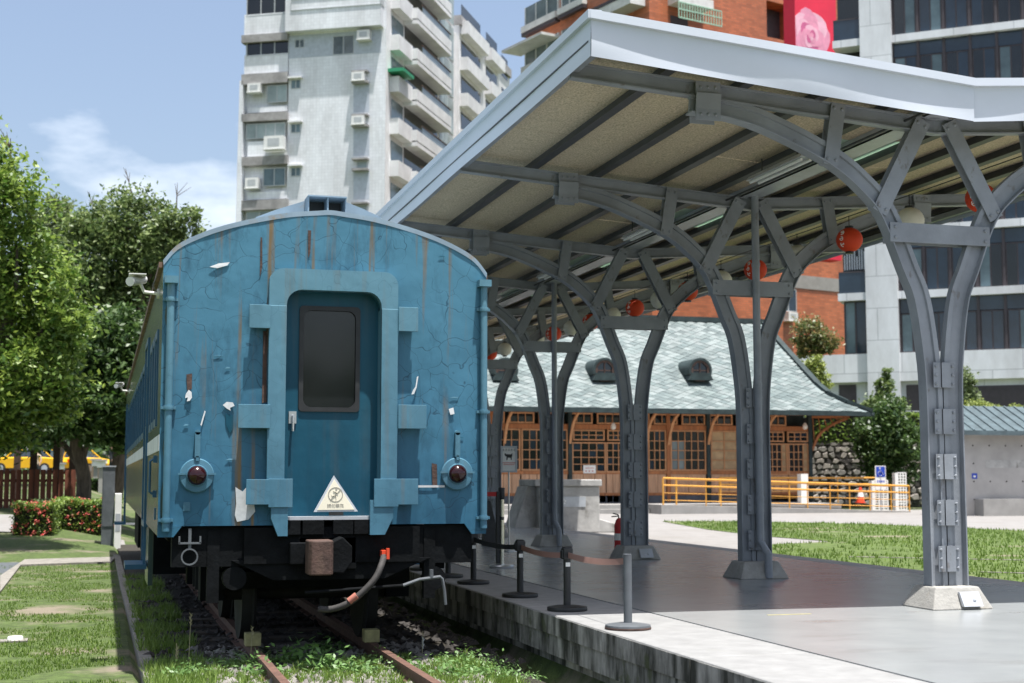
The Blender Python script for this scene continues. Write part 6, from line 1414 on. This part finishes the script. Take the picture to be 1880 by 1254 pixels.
for k in range(6): u0,u1=k/6,(k+1)/6; MB().box(a.x+(b.x-a.x)*u0+.01,a.x+(b.x-a.x)*u1-.01,a.y,a.y+.3,.2,PD(160,853,68).z).obj('block','brown_block',lw)
# road with taxis
rd=MB(); a=PD(-400,860,84);b=PD(330,860,84); rd.add([(a.x,a.y,1.335),(b.x,b.y,1.335),(b.x+4,b.y+14,1.34),(a.x-2,a.y+14,1.34)],[(0,1,2,3)]); struct(rd.obj('road','greymetal'))
M('taxi_yellow',(.75,.40,.01),rough=.3,var=.05); M('tyre',(.015,.015,.016),rough=.8); G('car_glass',(.03,.04,.05)); M('tail_red',(.5,.01,.01),rough=.3)
def car(label,px_,D_,rz,z0):
    p=PD(px_,860,D_); t=thing('taxi',label,'taxi',(p.x,p.y,z0),rz,group='yellow taxis on the road')
    low=[(-2.2,.35),(-2.25,.7),(-2.1,.92),(-1.2,.98),(1.1,.98),(2.05,.82),(2.22,.6),(2.2,.32)]; up_=[(-1.75,.95),(-1.2,1.42),(-.5,1.48),(.35,1.44),(1.15,.95)]
    m_=MB(); n=len(low)
    for y,sc_ in ((-.86,1),(-.8,1.0),(.8,1.0),(.86,1)): m_.v+=[(x,y,z-(.06 if abs(y)>.85 and z>.9 else 0)) for x,z in low]
    for j in range(3):
        for i in range(n): m_.f.append((j*n+i,j*n+(i+1)%n,(j+1)*n+(i+1)%n,(j+1)*n+i))
    m_.f+=[tuple(range(n)),tuple(3*n+i for i in range(n))]; body=m_.obj('body','taxi_yellow',t,local=True,smooth=True)
    MB().prism([( x,z) for x,z in [(-1.2,1.38),(-.5,1.48),(.35,1.44),(.2,1.40),(-1.1,1.36)]],-.62,.62).obj('roof','taxi_yellow',t,local=True)
    g_=MB(); k=len(up_); 
    for y,w in ((-.78,0),(.78,0)): g_.v+=[(x,y*(1 if z<1.2 else .8),z) for x,z in up_]
    g_.f=[tuple(range(k)),tuple(k+i for i in range(k))]+[(i,(i+1)%k,k+(i+1)%k,k+i) for i in range(k)]; g_.obj('glasshouse','car_glass',t,local=True)
    for s in (-1,1):
        for x in (-1.75,-.5,.4,1.1): MB().bar((x+.0,s*.80,.95),(x*.6-.1,s*.635,1.43),.05,.06,(1,0,0)).obj('pillar','taxi_yellow',t,local=True)
        MB().box(2.1,2.24,s*.5-.16,s*.5+.16,.62,.76).obj('headlight','white_paint',t,local=True); MB().box(-2.27,-2.2,s*.62-.12,s*.62+.12,.68,.86).obj('tail_light','tail_red',t,local=True)
        for x in (-1.35,1.35):
            w=MB().lathe([(.31,-.1),(.32,0),(.31,.1)],(x,s*.78,.32),18,'y').obj('wheel','tyre',t,local=True); MB().lathe([(.19,-.11),(.19,.11)],(x,s*.78,.32),12,'y').obj('rim','galv',w,local=True)
    MB().box(-.2,.2,-.25,.25,1.47,1.58).obj('roof_sign','white_paint',t,local=True)
car('yellow taxi behind the pavilion posts',142,88,math.radians(-30),1.335); car('yellow taxi partly hidden by the slat fence',52,86,math.radians(160),1.335)
# ============================================================ people behind the fence
M('skin',(.48,.29,.20),rough=.6,var=.05); M('hair',(.015,.012,.01),rough=.6); M('cloth_tan',(.42,.33,.24),rough=.9); M('cloth_dark',(.03,.033,.04),rough=.9); M('cloth_pale',(.45,.58,.68),rough=.9); M('cap_white',(.75,.75,.73),rough=.8)
def person(label,px_,py_,D_,top,legs,face,arm=0.,cap=False):
    p=PD(px_,py_,D_); z0=p.z-1.66; t=thing('person',label,'person',(p.x,p.y,z0),face)
    J=[((0,0,.92),.15,.11),((0,0,1.12),.135,.10),((0,0,1.34),.17,.11),((0,0,1.45),.07,.07),((0,0,1.52),.055,.055),((0,0,1.60),.085,.10),((0,0,1.70),.06,.075),
       ((.2,0,1.38),.055,.055),((.26,.02,1.12),.045,.045),((.24,.1+arm*.25,.92+arm*.3),.036,.036),((.24,.16+arm*.3,.86+arm*.36),.035,.02),
       ((-.2,0,1.38),.055,.055),((-.27,.02,1.12),.045,.045),((-.24,.1,.92),.036,.036),((-.24,.12,.84),.035,.02),
       ((.1,0,.82),.09,.09),((.11,.02,.48),.062,.065),((.11,-.02,.1),.045,.05),((.12,.12,.04),.04,.035),
       ((-.1,0,.82),.09,.09),((-.11,-.04,.48),.062,.065),((-.11,-.08,.1),.045,.05),((-.12,.06,.04),.04,.035)]
    E_=[(0,1),(1,2),(2,3),(3,4),(4,5),(5,6),(2,7),(7,8),(8,9),(9,10),(2,11),(11,12),(12,13),(13,14),(0,15),(15,16),(16,17),(17,18),(0,19),(19,20),(20,21),(21,22)]
    me=bpy.data.meshes.new('body'); me.from_pydata([j[0] for j in J],E_,[]); ob=bpy.data.objects.new('body',me); COL.objects.link(ob); ob.parent=t
    sk=ob.modifiers.new('skin','SKIN'); sv=me.skin_vertices[0].data
    for i,j in enumerate(J): sv[i].radius=(j[1],j[2])
    sv[0].use_root=True; sb_=ob.modifiers.new('sub','SUBSURF'); sb_.levels=1; sb_.render_levels=1
    for m_ in (top,legs,'skin'): me.materials.append(MATS[m_])
    bpy.context.view_layer.update(); ev=ob.evaluated_get(bpy.context.evaluated_depsgraph_get()); m2=bpy.data.meshes.new_from_object(ev)
    for pl_ in m2.polygons:
        z=pl_.center.z; ax=abs(pl_.center.x); pl_.material_index=2 if (z>1.47 or (z<1.15 and ax>.19)) else (1 if z<.95 else 0); pl_.use_smooth=True
    ob.modifiers.clear(); ob.data=m2
    MB().lathe([(.098,1.62),(.105,1.68),(.08,1.76),(0,1.79)],(0,-.012,0),12).obj('cap' if cap else 'hair','cap_white' if cap else 'hair',t,local=True,smooth=True)
    if cap: MB().box(-.07,.07,.06,.2,1.655,1.67).obj('cap_peak','cap_white',t,local=True)
    m_=MB().lathe([(.014,-.01),(.018,.012),(.008,.03)],(0,.098,1.615),6,'y'); m_.obj('nose','skin',t,local=True)
    for s in (-1,1): MB().lathe([(.012,-.002),(.008,.004)],(s*.034,.092,1.645),6,'y').obj('eye','hair',t,local=True)
    MB().box(-.025,.025,.086,.092,1.565,1.573).obj('mouth','faded_red',t,local=True)
    return t
person('person in a tan top and dark trousers standing behind the fence',68,826,72,'cloth_tan','cloth_dark',math.radians(150),.3)
person('person in a pale blue shirt and white cap by the taxi',150,823,76,'cloth_pale','cloth_dark',math.radians(200),.2,True)
person('person in dark clothes with bare arms near the coach side',206,819,74,'cloth_dark','cloth_dark',math.radians(120),1.0)
# distant wood closing the horizon
V=leaf_quads(np.c_[rng.uniform(-120,160,26000),rng.uniform(150,190,26000),np.abs(rng.normal(0,1,26000))*3.2+1],.9); V2=leaf_quads(np.c_[rng.uniform(-70,60,14000),rng.uniform(-60,-42,14000),np.abs(rng.normal(0,1,14000))*3.5],.8); tag(quads('tree_belt',V2,'leaf_dark',kind='stuff'),'belt of trees across the street opposite the coach','trees'); fw=quads('distant_wood',V,'leaf_dark',kind='stuff'); tag(fw,'distant belt of dark trees behind the buildings','trees')
